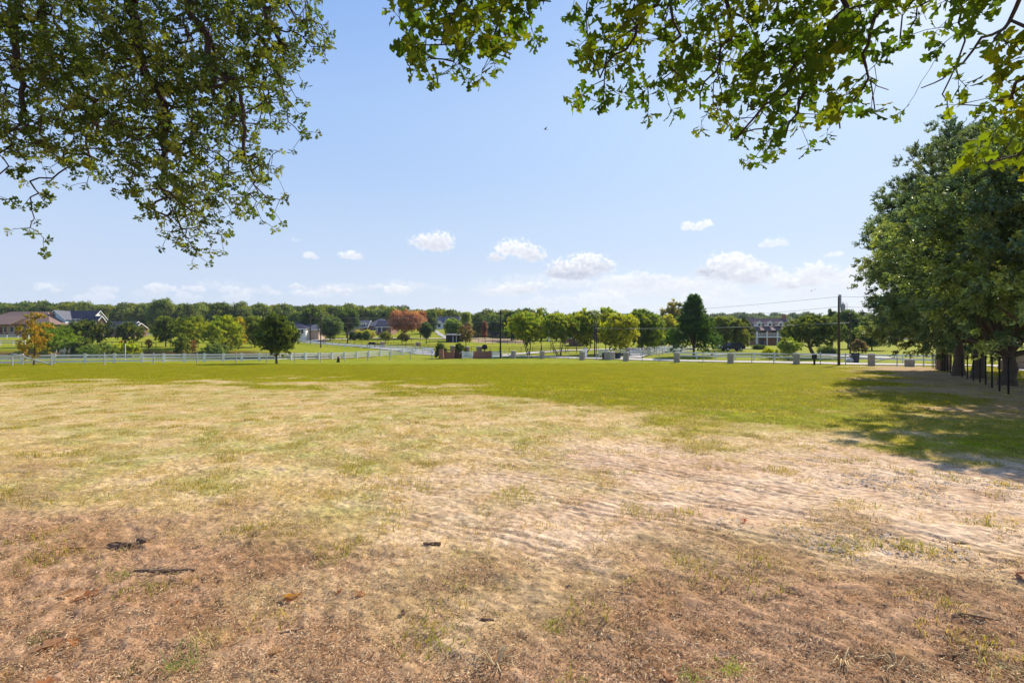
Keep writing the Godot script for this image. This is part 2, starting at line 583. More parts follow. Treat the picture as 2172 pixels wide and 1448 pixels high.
func leaf_quad(b: MB, p: Vector3, ax: Vector3, nrm: Vector3, l: float, w: float) -> void:
	var side := ax.cross(nrm).normalized() * w * 0.5
	var lift := side.cross(ax).normalized() * l * 0.12
	b.quad(p, p + ax * l * 0.45 + side + lift, p + ax * l, p + ax * l * 0.45 - side + lift)


func ball_clump(n: int, l: float, w: float, sd: int) -> ArrayMesh:   # a bunch of leaves inside a ball of radius 1
	rng.seed = sd
	var b := MB.new()
	for i in n:
		var o := rdir()
		var p := o * pow(rng.randf(), 0.45) * 0.85
		var ax := (o * 0.7 + rdir() * 0.8 + Vector3(0, -0.15, 0)).normalized()
		b.col = Color(1, 1, 1) * rng.randf_range(0.7, 1.25)
		leaf_quad(b, p, ax, (Vector3.UP * 0.6 + rdir()).normalized(), l * rng.randf_range(0.7, 1.2), w)
	return b.mesh(M.leaf)


func spray_clump(shoots: int, n: int, l: float, w: float, spread: float, sd: int, m: Material = null) -> ArrayMesh:   # shoots of length 1 that fan out round +Y, leaves along each
	rng.seed = sd
	var b := MB.new()
	for s in shoots:
		var dirn := (Vector3.UP + rdir() * spread).normalized()
		var top := rng.randf_range(0.6, 1.1)
		var bend := rdir() * 0.18
		b.col = Color(0.45, 0.35, 0.25)
		b.tube(PackedVector3Array([Vector3.ZERO, dirn * top * 0.5 + bend * 0.4, dirn * top + bend]), PackedFloat32Array([0.02, 0.014, 0.006]), 3, false)
		for i in n:
			var t := 0.12 + 0.88 * (i + rng.randf()) / n
			var p := dirn * top * t + bend * t * t
			var ax := (dirn * 0.55 + rdir() * 0.75).normalized()
			b.col = Color(1, 1, 1) * rng.randf_range(0.7, 1.25)
			leaf_quad(b, p, ax, (Vector3.UP * 0.5 + rdir()).normalized(), l * rng.randf_range(0.7, 1.2), w)
	return b.mesh(m if m else M.leaf)


func crown_mesh(sd: int) -> ArrayMesh:   # a whole far-off crown: leaf faces in a dozen rounded lobes, radius 1, on a short trunk
	rng.seed = sd
	var b := MB.new()
	b.col = Color(0.5, 0.4, 0.35)
	b.tube(PackedVector3Array([Vector3(0, -1.4, 0), Vector3(0.03, -0.6, 0), Vector3(0, 0.2, 0)]), PackedFloat32Array([0.09, 0.07, 0.03]), 5, false)
	for i in 15:
		var o := rdir()
		o.y = absf(o.y) * 0.9 - 0.15
		var cen := Vector3(o.x * 0.62, o.y * 0.55, o.z * 0.62)
		var r := rng.randf_range(0.30, 0.46)
		var tone := rng.randf_range(0.8, 1.2)
		for k in 60:
			var q := rdir()
			if q.y < -0.5: q.y = -q.y
			b.col = Color(tone, tone, tone) * rng.randf_range(0.75, 1.2)
			leaf_quad(b, cen + q * r * rng.randf_range(0.75, 1.05), (rdir() + q * 0.5).normalized(), (q + Vector3.UP * 0.5 + rdir() * 0.7).normalized(), 0.17, 0.11)
	return b.mesh(M.leaf)


func make_clumps() -> void:
	for i in 3:
		clumps["ball%d" % i] = ball_clump(64, 0.40, 0.24, 40 + i)
		clumps["fine%d" % i] = spray_clump(6, 16, 0.26, 0.13, 0.75, 50 + i, M.leaf_oak)
		clumps["spray%d" % i] = spray_clump(7, 11, 0.34, 0.17, 0.7, 60 + i)
		clumps["feather%d" % i] = spray_clump(9, 14, 0.26, 0.07, 0.45, 70 + i)
		clumps["crown%d" % i] = crown_mesh(80 + i)


func tint(c: Color, v: float, warm: float) -> Color:
	return Color(c.r * v * (1.0 + warm), c.g * v * (1.0 + warm * 0.45), c.b * v * (1.0 - warm * 0.6))


func tree(nm: String, label: String, px: float, d: float, top: float, wpx: float, o := {}) -> Node3D:
	var base := P(px, d)
	base.y -= 0.06
	if o.has("depth"): base.z = -d
	var h: float = EYE + (724.0 - top) * d / F - base.y
	var w := wpx * d / F
	var cat: String = o.get("cat", "tree")
	var t := thing(nm, label, cat, base, 0.0, o.get("group", ""))
	rng.seed = o.get("seed", int(px * 31.0 + d * 7.0 + top))
	var shape: String = o.get("shape", "round")
	var cb: float = o.get("cb", 0.22)
	var col: Color = o.get("col", Color(0.055, 0.085, 0.02)) * (2.5 if o.get("leaf", "") == "fine" else 2.9)
	var kind: String = o.get("leaf", "ball")
	var airy: float = o.get("airy", 1.0)
	var nl: int = o.get("lobes", 16)
	var lean: Vector3 = o.get("lean", Vector3.ZERO)
	var lobes := []
	for i in nl:
		var ty := (i + rng.randf()) / nl
		var pr := 1.0
		match shape:
			"round": pr = maxf(sqrt(maxf(1.0 - pow(2.0 * ty - 1.0, 2.0), 0.0)), 0.35)
			"dome": pr = maxf(sqrt(maxf(1.0 - pow(maxf(ty * 1.15 - 0.15, 0.0), 3.0), 0.0)), 0.35)
			"cone": pr = 1.0 - 0.86 * pow(ty, 1.1)
			"vase": pr = clampf(0.5 + ty * 0.85, 0.0, 1.0) if ty < 0.62 else maxf(sqrt(maxf(1.0 - pow((ty - 0.55) / 0.45, 2.0), 0.0)), 0.4)
			"oval": pr = maxf(pow(maxf(sin(PI * (0.12 + 0.8 * ty)), 0.0), 0.6), 0.35)
		var lr := w * 0.5 * rng.randf_range(0.24, 0.56) * (0.45 + 0.55 * pr)
		var a := i * 2.39996 + rng.randf() * 0.9
		var rad := maxf(w * 0.5 * pr - lr * 0.85, 0.0) * sqrt(rng.randf_range(0.25, 1.15))
		lr = minf(lr, h * (1.0 - cb) * 0.45)
		var cy := lerpf(h * cb + lr * 0.7, h - lr * 0.85, ty)
		lobes.append([Vector3(cos(a) * rad, cy, sin(a) * rad) + lean * (cy / h), lr, rng.randf_range(0.82, 1.2), rng.randf_range(-0.12, 0.16)])
	for i in int(nl * o.get("stray", 0.22)):
		var a := rng.randf() * TAU
		var ty := rng.randf_range(0.15, 1.0)
		var src: Array = lobes[rng.randi() % nl]
		var dirn := (Vector3(cos(a), rng.randf_range(0.0, 0.9), sin(a))).normalized()
		lobes.append([src[0] + dirn * src[1] * rng.randf_range(0.9, 1.25), src[1] * rng.randf_range(0.25, 0.42), src[2], src[3] + 0.05])
	nl = lobes.size()
	# trunk and limbs
	var b := MB.new()
	var tr: float = o.get("girth", clampf(h * 0.022, 0.05, 0.5))
	var stems: int = o.get("stems", 1)
	for s in stems:
		var foot := Vector3.ZERO if stems == 1 else Vector3(rng.randf_range(-1, 1) * 0.5, 0, rng.randf_range(-1, 1) * 0.4)
		var fork := Vector3(foot.x * 2.2, h * maxf(cb * 0.95, 0.14), foot.z * 2.2) + lean * cb * 0.8
		if stems > 1: fork.x += rng.randf_range(-1, 1) * w * 0.12
		b.tube(PackedVector3Array([foot + Vector3(0, -0.25, 0), foot + Vector3(0, 0.04 * h, 0), foot.lerp(fork, 0.5) + rdir() * tr * 0.4, fork]), PackedFloat32Array([tr * 1.5, tr * 1.05, tr * 0.9, tr * 0.72]), 8)
		for i in range(s, mini(nl, 11), stems):
			var e: Vector3 = lobes[(i * 7) % nl][0]
			var m := fork.lerp(e, 0.5) + Vector3(0, -0.06 * w, 0).lerp(Vector3(0, 0.04 * h, 0), rng.randf()) + rdir() * w * 0.03
			b.tube(PackedVector3Array([fork - Vector3(0, tr * 0.6, 0), m, e]), PackedFloat32Array([tr * 0.5, tr * 0.28, tr * 0.07]), 5, false)
	part("trunk", b, t, o.get("bark", M.bark))
	# leaves
	var rc: float = o.get("rc", clampf(d * 0.0058, 0.26, 2.0))
	rc = minf(rc, w * 0.15)
	var total := 0.0
	for l in lobes: total += l[1] * l[1]
	var count := int(airy * 4.6 * w * h * (1.0 - cb) / (rc * rc))
	if kind == "fine": count = int(count * 1.7)
	var xf := [[], [], []]
	var cs := [PackedColorArray(), PackedColorArray(), PackedColorArray()]
	var mid := Vector3(0, h * lerpf(cb, 1.0, 0.4), 0) + lean * 0.5
	var warm2: Color = o.get("warm", col / 2.5) * (2.5 if o.get("leaf", "") == "fine" else 2.9)
	var flat: float = o.get("flat", 0.8)
	for l in lobes:
		var cen: Vector3 = l[0]
		for i in int(count * l[1] * l[1] / total) + 1:
			var q := rdir()
			if q.y < -0.3 and rng.randf() < 0.6: q.y = -q.y
			var p: Vector3 = cen + Vector3(q.x, q.y * flat, q.z) * l[1] * (0.35 + 0.75 * pow(rng.randf(), 0.6))
			if p.y < h * cb * 0.75: continue
			var s := rc * rng.randf_range(0.75, 1.3)
			var up: Vector3 = ((p - mid).normalized() * 0.8 + q * 0.3 + rdir() * 0.45 + Vector3.UP * o.get("rise", 0.25)).normalized()
			var sd := up.cross(rdir()).normalized()
			var k := i % 3
			xf[k].append(Transform3D(Basis(sd, up, sd.cross(up)).scaled_local(Vector3.ONE * s), p))
			var c := col.lerp(warm2, clampf(rng.randf_range(-0.5, 1.1) + l[3] * 2.0, 0.0, 1.0))
			cs[k].append(tint(c, l[2] * rng.randf_range(0.78, 1.22), l[3] + rng.randf_range(-0.08, 0.1)))
	for k in 3:
		if xf[k].size():
			tag(many("crown", clumps[kind + str(k)], xf[k], cs[k], t), "", "", "", "stuff")
	return t


func woods(nm: String, label: String, list: Array, cols: Array) -> void:
	var xf := [[], [], []]
	var cs := [PackedColorArray(), PackedColorArray(), PackedColorArray()]
	for e in list:   # px from, px to, depth from, depth to, how many, height
		for i in e[4]:
			var p := P(rng.randf_range(e[0], e[1]), rng.randf_range(e[2], e[3]))
			var r: float = e[5] * rng.randf_range(0.38, 0.62)
			p.y += r * 1.05
			var k := rng.randi() % 3
			xf[k].append(Transform3D(Basis(Vector3.UP, rng.randf() * TAU).scaled_local(Vector3(r * rng.randf_range(0.95, 1.35), r * rng.randf_range(0.9, 1.2), r * 1.1)), p))
			var c: Color = cols[rng.randi() % cols.size()]
			cs[k].append(tint(c, rng.randf_range(0.75, 1.25), rng.randf_range(-0.1, 0.15)))
	var root := Node3D.new()
	root.name = numbered(nm)
	add_child(root)
	tag(root, label, "woods", "", "stuff")
	for k in 3: tag(many("crowns", clumps["crown%d" % k], xf[k], cs[k], root), "", "", "", "stuff")


# ------------------------------------------------------------------ the oaks whose boughs hang into view
const LEAF_T := [0.0, 0.10, 0.22, 0.31, 0.42, 0.52, 0.62, 0.70, 0.76, 0.86, 0.94, 1.0]
const LEAF_W := [0.03, 0.05, 0.17, 0.12, 0.15, 0.40, 0.41, 0.19, 0.18, 0.30, 0.22, 0.02]


func oak_leaf(b: MB, at: Vector3, ax: Vector3, up: Vector3, l: float, sag: float, dry := false) -> void:
	var side := ax.cross(up).normalized()
	up = side.cross(ax).normalized()
	var pm := at
	var pl := at
	var pr := at
	var fold := rng.randf_range(0.1, 0.5)
	for i in LEAF_T.size():
		var t: float = LEAF_T[i]
		var m: Vector3 = at + ax * l * t - up * l * sag * t * t
		var w: float = LEAF_W[i] * l
		var wl: float = w * rng.randf_range(0.8, 1.1)
		var wr: float = w * rng.randf_range(0.8, 1.1)
		var a := m + side * wl + up * wl * fold
		var c := m - side * wr + up * wr * fold
		if i:
			b.quad(pm, pl, a, m)
			b.quad(pr, pm, m, c)
		pm = m; pl = a; pr = c


func oak_sprig(n: int, l: float, sd: int) -> ArrayMesh:   # a twig end with its cluster of lobed leaves, growing along +Y
	rng.seed = sd
	var b := MB.new()
	b.col = Color(0.45, 0.32, 0.22)
	b.tube(PackedVector3Array([Vector3(0, -0.03, 0), Vector3(0.004, 0.05, 0.003), Vector3(0, 0.11, 0)]), PackedFloat32Array([0.0028, 0.0024, 0.0018]), 4, false)
	for i in n:
		var a := i * 2.4 + rng.randf() * 0.5
		var t := 0.02 + 0.09 * float(i) / n
		var out := Vector3(cos(a), 0, sin(a))
		var ax := (out * rng.randf_range(0.7, 1.2) + Vector3.UP * rng.randf_range(0.1, 0.9)).normalized()
		b.col = Color(1, 1, 1) * rng.randf_range(0.75, 1.25)
		if rng.randf() < 0.12: b.col = b.col * Color(1.5, 1.2, 0.7)
		var stalk := Vector3(0, t, 0) + ax * 0.012
		oak_leaf(b, stalk, ax, (Vector3.UP + rdir() * 0.8).normalized(), l * rng.randf_range(0.7, 1.15), rng.randf_range(0.0, 0.3))
	return b.mesh(M.leaf_near)


func aim(px: float, py: float, d: float) -> Vector3:
	return Vector3((px - 1086.0) / F * d, EYE + (724.0 - py) / F * d, -d)


func smooth(p: Array, step: float) -> PackedVector3Array:
	var c := Curve3D.new()
	for i in p.size():
		var a: Vector3 = p[maxi(i - 1, 0)]
		var e: Vector3 = p[mini(i + 1, p.size() - 1)]
		c.add_point(p[i], (a - e) / 6.0, (e - a) / 6.0)
	var n := maxi(int(c.get_baked_length() / step), 2)
	var out := PackedVector3Array()
	for i in n + 1: out.append(c.sample_baked(c.get_baked_length() * i / n))
	return out


func boughs(root: Node3D, limbs: Array, ends: Array, leaf: float, per: int, col: Color, warm: Color, thick: float, sd: int) -> void:
	# each leafy twig end is joined to the nearest wood already grown, so that twigs gather into branches
	var pos := PackedVector3Array()
	var par := PackedInt32Array()
	var limb_r := {}
	var grid := {}
	var cell := 0.4
	var step := 0.11
	for l in limbs:
		var pts := smooth(l[0], step)
		for i in pts.size():
			var wob := Vector3(nz.get_noise_3d(pts[i].x * 60, pts[i].y * 60, pts[i].z * 60), nz.get_noise_3d(pts[i].y * 60 + 40, pts[i].x * 60, pts[i].z * 60), 0) * 0.12
			pos.append(pts[i] + wob)
			par.append(-1 if i == 0 else pos.size() - 2)
			limb_r[pos.size() - 1] = lerpf(l[1], l[2], float(i) / pts.size())
	for i in pos.size():
		var key := Vector3i((pos[i] / cell).floor())
		if not grid.has(key): grid[key] = PackedInt32Array()
		grid[key].append(i)
	var nlimb := pos.size()
	var order := []
	for e in ends:
		var best := 1e9
		for i in range(0, nlimb, 2): best = minf(best, pos[i].distance_squared_to(e))
		order.append([best, e])
	order.sort_custom(func(a, b): return a[0] < b[0])
	rng.seed = sd
	var xf := [[], [], [], []]
	var cs := [PackedColorArray(), PackedColorArray(), PackedColorArray(), PackedColorArray()]
	var weight := PackedFloat32Array()
	weight.resize(pos.size())
	for o in order:
		var e: Vector3 = o[1]
		var key := Vector3i((e / cell).floor())
		var best := -1
		var bd := 1e9
		var ring := 1
		while ring < 9 and (best < 0 or ring == 1):
			for dx in range(-ring, ring + 1):
				for dy in range(-ring, ring + 1):
					for dz in range(-ring, ring + 1):
						var kk := key + Vector3i(dx, dy, dz)
						if not grid.has(kk): continue
						for i in grid[kk]:
							var q := pos[i].distance_squared_to(e)
							if pos[i].y < e.y: q *= 1.5
							if q < bd:
								bd = q
								best = i
			ring += 2
		if best < 0: continue
		var from := pos[best]
		var n := maxi(int(from.distance_to(e) / step), 1)
		var mid := from.lerp(e, 0.5) + Vector3(0, 0.10, 0) * sqrt(bd) + rdir() * sqrt(bd) * 0.13
		var last := best
		for i in range(1, n + 1):
			var t := float(i) / n
			var p := from.lerp(mid, t).lerp(mid.lerp(e, t), t) + rdir() * 0.008
			pos.append(p)
			par.append(last)
			weight.append(0.0)
			last = pos.size() - 1
			var k2 := Vector3i((p / cell).floor())
			if not grid.has(k2): grid[k2] = PackedInt32Array()
			grid[k2].append(last)
		weight[last] += 1.0
		var grow := (pos[last] - pos[par[last]]).normalized()
		var up := (grow + rdir() * 0.5 + Vector3(0, -0.15, 0)).normalized()
		var sdv := up.cross(rdir()).normalized()
		var k := rng.randi() % 4
		xf[k].append(Transform3D(Basis(sdv, up, sdv.cross(up)).scaled_local(Vector3.ONE * rng.randf_range(0.8, 1.2)), pos[last]))
		var c := col.lerp(warm, clampf(rng.randf_range(-0.8, 1.0), 0.0, 1.0))
		cs[k].append(tint(c, rng.randf_range(0.75, 1.25), rng.randf_range(-0.1, 0.12)))
	for i in range(pos.size() - 1, -1, -1):
		if par[i] >= 0: weight[par[i]] += weight[i]
	var rad := PackedFloat32Array()
	for i in pos.size():
		var r := thick * pow(maxf(weight[i], 1.0), 0.46)
		if limb_r.has(i): r = maxf(r, limb_r[i])
		rad.append(r)
	var b := MB.new()
	for i in pos.size():
		if par[i] >= 0:
			b.tube(PackedVector3Array([pos[par[i]], pos[i]]), PackedFloat32Array([minf(rad[par[i]], rad[i] * 1.5), rad[i]]), 6 if rad[i] > 0.012 else 4, false)
	part("branch", b, root, M.bark_near)
	for k in 4:
		if xf[k].size():
			tag(many("foliage", oak_sprig(per, leaf, sd + k), xf[k], cs[k], root), "", "", "", "stuff")


func blobs(list: Array, d: float, thick: float, dens: float, sd: int) -> Array:   # twig ends scattered in balls of crown
	rng.seed = sd
	var out := []
	for e in list:
		var n: int = maxi(int(PI * e[2] * e[3] * dens * (e[4] if e.size() > 4 else 1.0)), 2)
		for i in n:
			var a := rng.randf() * TAU
			var r := sqrt(rng.randf())
			var dd := d + rng.randf_range(-thick, thick)
			var p := aim(e[0], e[1], d) + Vector3(cos(a) * r * e[2], sin(a) * r * e[3], 0) * d / F
			out.append(p * Vector3(1, 1, 0) + Vector3(0, 0, -dd))
	return out


func overhang() -> void:
	var d := 8.4
	var t := thing("oak_tree", "spreading oak beside the field, its boughs of small lobed leaves hanging low over the straw", "tree", Vector3(-13.2, 0, -5.0))
	var b := MB.new()
	b.tube(PackedVector3Array([Vector3(0, -0.3, 0), Vector3(0, 0.4, 0), Vector3(0.15, 2.2, -0.1), Vector3(0.6, 4.2, -0.5)]), PackedFloat32Array([0.62, 0.46, 0.38, 0.34]), 12)
	part("trunk", b, t, M.bark)
	var base := t.position
	var head := Vector3(0.6, 4.0, -0.5) + base
	var top := func(px, py, dd): return aim(px, py, dd)
	var limbs := [
		[[head, head.lerp(aim(150, -150, 8.6), 0.6) + Vector3(0, 0.9, 0), aim(200, -120, 8.6), aim(275, 0, 8.4), aim(300, 130, 8.3), aim(350, 235, 8.3), aim(346, 330, 8.2), aim(360, 430, 8.2)], 0.20, 0.012],
		[[head, aim(-150, -100, 8.0), aim(60, -60, 8.7), aim(95, 80, 8.9), aim(150, 190, 9.0), aim(205, 270, 9.0)], 0.15, 0.010],
		[[aim(275, 0, 8.4), aim(340, -60, 8.2), aim(430, 60, 8.0), aim(452, 140, 7.9), aim(500, 190, 7.9), aim(520, 300, 7.9)], 0.06, 0.010],
		[[aim(340, -60, 8.2), aim(470, -70, 8.3), aim(560, 20, 8.4), aim(610, 110, 8.4)], 0.05, 0.009],
		[[aim(60, -60, 8.7), aim(30, 60, 8.2), aim(40, 190, 8.0), aim(60, 300, 7.9)], 0.06, 0.010],
		[[aim(150, 190, 9.0), aim(195, 210, 9.0), aim(205, 285, 8.9)], 0.045, 0.012]]
	var list := [[60, 20, 120, 150], [200, 20, 130, 150], [350, 20, 120, 150], [490, 20, 110, 130], [600, 10, 80, 90], [635, 55, 30, 40, 0.6], [90, 180, 110, 80], [230, 190, 120, 80], [370, 180, 100, 80], [490, 160, 100, 80],
		[590, 130, 55, 60], [50, 280, 70, 55], [170, 295, 110, 60], [300, 300, 85, 75], [420, 280, 90, 75], [530, 250, 70, 60], [600, 215, 35, 40], [120, 345, 60, 35], [70, 395, 35, 25, 0.8], [335, 370, 55, 55], [430, 380, 75, 65],
		[535, 330, 35, 50], [400, 455, 75, 40], [340, 430, 40, 30], [540, 400, 32, 50], [552, 470, 20, 32], [395, 510, 36, 32], [372, 550, 14, 14], [50, 435, 30, 18], [18, 480, 22, 22], [8, 515, 18, 10], [225, 385, 45, 18, 0.6],
		[300, 395, 20, 18, 0.5], [672, 75, 12, 20, 0.4], [255, 400, 14, 8, 0.6], [20, 330, 30, 35, 0.7]]
	for e in list: e[1] -= 10
	var ends := blobs(list, d, 0.9, 1.0 / 200.0, 4001)
	for i in ends.size(): ends[i] -= base
	for l in limbs:
		for i in l[0].size(): l[0][i] -= base
	boughs(t, limbs, ends, 0.090, 8, Color(0.095, 0.135, 0.035), Color(0.29, 0.31, 0.075), 0.0038, 4100)

	d = 4.6
	t = thing("oak_tree", "oak with large lobed leaves reaching out over the middle of the field from above", "tree", Vector3(2.6, 0, 2.6))
	b = MB.new()
	b.tube(PackedVector3Array([Vector3(0, -0.3, 0), Vector3(0, 0.4, 0), Vector3(-0.1, 2.4, -0.1), Vector3(-0.2, 4.6, -0.5)]), PackedFloat32Array([0.55, 0.42, 0.35, 0.28]), 12)
	part("trunk", b, t, M.bark)
	base = t.position
	head = base + Vector3(-0.2, 4.5, -0.5)
	limbs = [
		[[head, Vector3(0.8, 6.2, -1.5), aim(1010, -300, 4.6), aim(990, -60, 4.6), aim(960, 20, 4.6), aim(930, 100, 4.6)], 0.10, 0.006],
		[[Vector3(0.8, 6.2, -1.5), aim(1150, -200, 4.4), aim(1090, -40, 4.5), aim(1050, 40, 4.6), aim(1035, 110, 4.6)], 0.05, 0.005],
		[[head, Vector3(2.2, 6.4, -1.5), aim(1400, -300, 4.5), aim(1418, -30, 4.6), aim(1434, 70, 4.6), aim(1440, 160, 4.6)], 0.10, 0.006],
		[[aim(1418, -30, 4.6), aim(1380, 40, 4.6), aim(1350, 60, 4.6), aim(1300, 120, 4.6), aim(1268, 160, 4.6)], 0.02, 0.004],
		[[Vector3(2.2, 6.4, -1.5), aim(1560, -150, 4.5), aim(1534, 0, 4.6), aim(1538, 120, 4.6), aim(1505, 185, 4.6), aim(1478, 220, 4.6)], 0.04, 0.005],
		[[Vector3(2.2, 6.4, -1.5), aim(1850, -180, 4.4), aim(1785, 5, 4.6), aim(1745, 80, 4.6), aim(1690, 160, 4.6), aim(1610, 240, 4.6), aim(1565, 290, 4.6)], 0.06, 0.006],
		[[aim(1785, 5, 4.6), aim(1760, 100, 4.7), aim(1700, 190, 4.7), aim(1655, 280, 4.7)], 0.025, 0.005],
		[[Vector3(2.2, 6.4, -1.5), aim(1950, -150, 4.5), aim(1878, 0, 4.6), aim(1840, 85, 4.6), aim(1838, 160, 4.6), aim(1800, 230, 4.6), aim(1770, 280, 4.6)], 0.05, 0.006],
		[[aim(1838, 160, 4.6), aim(1843, 190, 4.6), aim(1850, 226, 4.6), aim(1876, 224, 4.6)], 0.008, 0.004],
		[[aim(1840, 172, 4.6), aim(1850, 188, 4.6), aim(1880, 190, 4.6)], 0.006, 0.003],
		[[Vector3(2.2, 6.4, -1.5), aim(2080, -120, 4.4), aim(2045, 0, 4.5), aim(2038, 80, 4.5), aim(2025, 150, 4.5), aim(1998, 254, 4.5)], 0.04, 0.004],
		[[aim(2080, -120, 4.4), aim(1962, 0, 4.5), aim(1940, 50, 4.5), aim(1918, 90, 4.5)], 0.012, 0.004],
		[[aim(2180, -20, 4.4), aim(2150, 40, 4.5), aim(2080, 95, 4.5), aim(2010, 165, 4.5), aim(1948, 198, 4.5)], 0.018, 0.003]]
	list = [[900, 50, 65, 55], [1000, 40, 90, 70], [1085, 40, 55, 60], [930, 120, 60, 35], [1000, 110, 70, 38], [920, 160, 14, 14], [1135, 75, 18, 36], [860, 75, 36, 36], [1060, 95, 30, 24], [1125, 10, 18, 30], [985, -60, 120, 50], [1055, 125, 18, 14],
		[1275, 40, 45, 45], [1300, 100, 45, 45], [1240, 180, 26, 26], [1290, 175, 55, 32], [1335, 60, 45, 50], [1420, 190, 46, 42], [1398, 245, 22, 14], [1440, 30, 50, 34], [1555, 40, 85, 60], [1690, 40, 105, 55], [1500, 110, 48, 48], [1600, 120, 75, 55],
		[1715, 120, 75, 55], [1840, 45, 55, 55], [1885, 100, 34, 42], [1560, 205, 55, 40], [1660, 200, 75, 45], [1750, 190, 60, 50], [1580, 275, 44, 28], [1645, 300, 44, 24], [1600, 325, 22, 14], [1740, 270, 52, 32], [1795, 240, 26, 36], [1885, 150, 36, 24],
		[1240, 130, 18, 30], [1370, 200, 24, 22], [2000, 35, 40, 45], [2060, 20, 26, 26], [1995, 120, 26, 20, 0.8], [2008, 190, 24, 26, 0.8], [2095, 10, 34, 20], [1400, -60, 200, 50], [1750, -60, 200, 60], [2000, -50, 90, 50], [1455, 150, 30, 30]]
	for e in list: e[1] -= 26
	ends = blobs(list, d, 0.55, 1.0 / 700.0, 4002)
	for i in ends.size(): ends[i] -= base
	for l in limbs:
		for i in l[0].size(): l[0][i] -= base
	boughs(t, limbs, ends, 0.115, 7, Color(0.085, 0.145, 0.022), Color(0.22, 0.26, 0.025), 0.0026, 4200)

	d = 3.3
	t = thing("oak_tree", "young oak with broad bright yellow-green leaves overlapping the top of the live oaks", "tree", Vector3(4.6, 0, -2.2))
	b = MB.new()
	b.tube(PackedVector3Array([Vector3(0, -0.2, 0), Vector3(0, 0.3, 0), Vector3(-0.05, 1.6, -0.1), Vector3(-0.3, 3.0, -0.4), Vector3(-0.2, 4.6, -0.5), Vector3(0.1, 6.2, -0.3)]), PackedFloat32Array([0.12, 0.085, 0.07, 0.055, 0.035, 0.01]), 10)
	part("trunk", b, t, M.bark)
	base = t.position
	head = base + Vector3(-0.3, 2.9, -0.4)
	limbs = [[[head, aim(2240, 120, 3.1), aim(2170, 160, 3.2), aim(2120, 240, 3.3)], 0.03, 0.005], [[head, aim(2250, 330, 3.2), aim(2180, 300, 3.3), aim(2120, 325, 3.3)], 0.02, 0.004], [[aim(2240, 120, 3.1), aim(2190, 60, 3.2), aim(2150, 60, 3.3), aim(2120, 90, 3.3)], 0.015, 0.004]]
	list = [[2150, 110, 40, 40], [2140, 180, 45, 45], [2140, 250, 45, 45], [2160, 310, 40, 40], [2110, 320, 26, 14], [2190, 200, 50, 120], [2110, 215, 22, 26], [2165, 60, 24, 24]]
	ends = blobs(list, d, 0.35, 1.0 / 1000.0, 4003)
	for i in ends.size(): ends[i] -= base
	for l in limbs:
		for i in l[0].size(): l[0][i] -= base
	boughs(t, limbs, ends, 0.105, 7, Color(0.17, 0.23, 0.02), Color(0.34, 0.34, 0.02), 0.0022, 4300)


# ------------------------------------------------------------------ grass and litter
func tuft(n: int, spread: float, h0: float, h1: float, w: float, flop: float, sd: int) -> ArrayMesh:
	rng.seed = sd
	var b := MB.new()
	for i in n:
		var a := rng.randf() * TAU
		var r := spread * sqrt(rng.randf())
		var p := Vector3(cos(a) * r, -0.012, sin(a) * r)
		var h := rng.randf_range(h0, h1)
		var o := Vector3(cos(a * 3.1 + i), 0, sin(a * 3.1 + i))
		var side := Vector3(-o.z, 0, o.x) * w * 0.5
		var m := p + Vector3.UP * h * 0.62 + o * h * flop * 0.45
		var e := p + Vector3.UP * h * lerpf(1.0, 0.55, clampf(flop, 0, 1)) + o * h * flop * 1.2
		b.col = Color(1, 1, 1) * rng.randf_range(0.7, 1.3)
		b.quad(p - side, p + side, m + side * 0.8, m - side * 0.8)
		b.tri(m - side * 0.8, m + side * 0.8, e)
	return b.mesh(M.blade)


func straw_bits(n: int, spread: float, l0: float, l1: float, w: float, sd: int, cols: Array) -> ArrayMesh:
	rng.seed = sd
	var b := MB.new()
	for i in n:
		var a := rng.randf() * TAU
		var r := spread * sqrt(rng.randf())
		var p := Vector3(cos(a) * r, rng.randf_range(0.002, 0.012), sin(a) * r)
		var o := Vector3(cos(a * 5.0 + i), rng.randf_range(-0.12, 0.3), sin(a * 5.0 + i)).normalized()
		var l := rng.randf_range(l0, l1)
		var side := o.cross(Vector3.UP).normalized() * w * rng.randf_range(0.5, 1.4) * 0.5
		var up := Vector3.UP * w * 0.28
		b.col = cols[rng.randi() % cols.size()] * rng.randf_range(0.75, 1.2)
		var q := p + o * l
		var m := p.lerp(q, 0.5) + Vector3.UP * l * rng.randf_range(0.0, 0.12)
		b.quad(p - side, m - side, m + up, p + up)
		b.quad(p + up, m + up, m + side, p + side)
		b.quad(m - side, q, q, m + up)
		b.quad(m + up, q, q, m + side)
	return b.mesh(M.chip)


func pebbles(n: int, spread: float, r0: float, r1: float, sd: int, cols: Array) -> ArrayMesh:
	rng.seed = sd
	var b := MB.new()
	for i in n:
		var a := rng.randf() * TAU
		var r := spread * sqrt(rng.randf())
		var s := rng.randf_range(r0, r1)
		var p := Vector3(cos(a) * r, s * 0.12, sin(a) * r)
		b.col = cols[rng.randi() % cols.size()] * rng.randf_range(0.7, 1.2)
		var q: Array[Vector3] = []
		for k in 5: q.append(p + Vector3(cos(k * 1.257 + a), 0, sin(k * 1.257 + a)) * s * rng.randf_range(0.7, 1.2) - Vector3(0, s * 0.4, 0))
		var tip := p + Vector3(rng.randf_range(-0.3, 0.3), rng.randf_range(0.08, 0.24), rng.randf_range(-0.3, 0.3)) * s
		for k in 5: b.tri(q[(k + 1) % 5], q[k], tip)
	return b.mesh(M.chip)


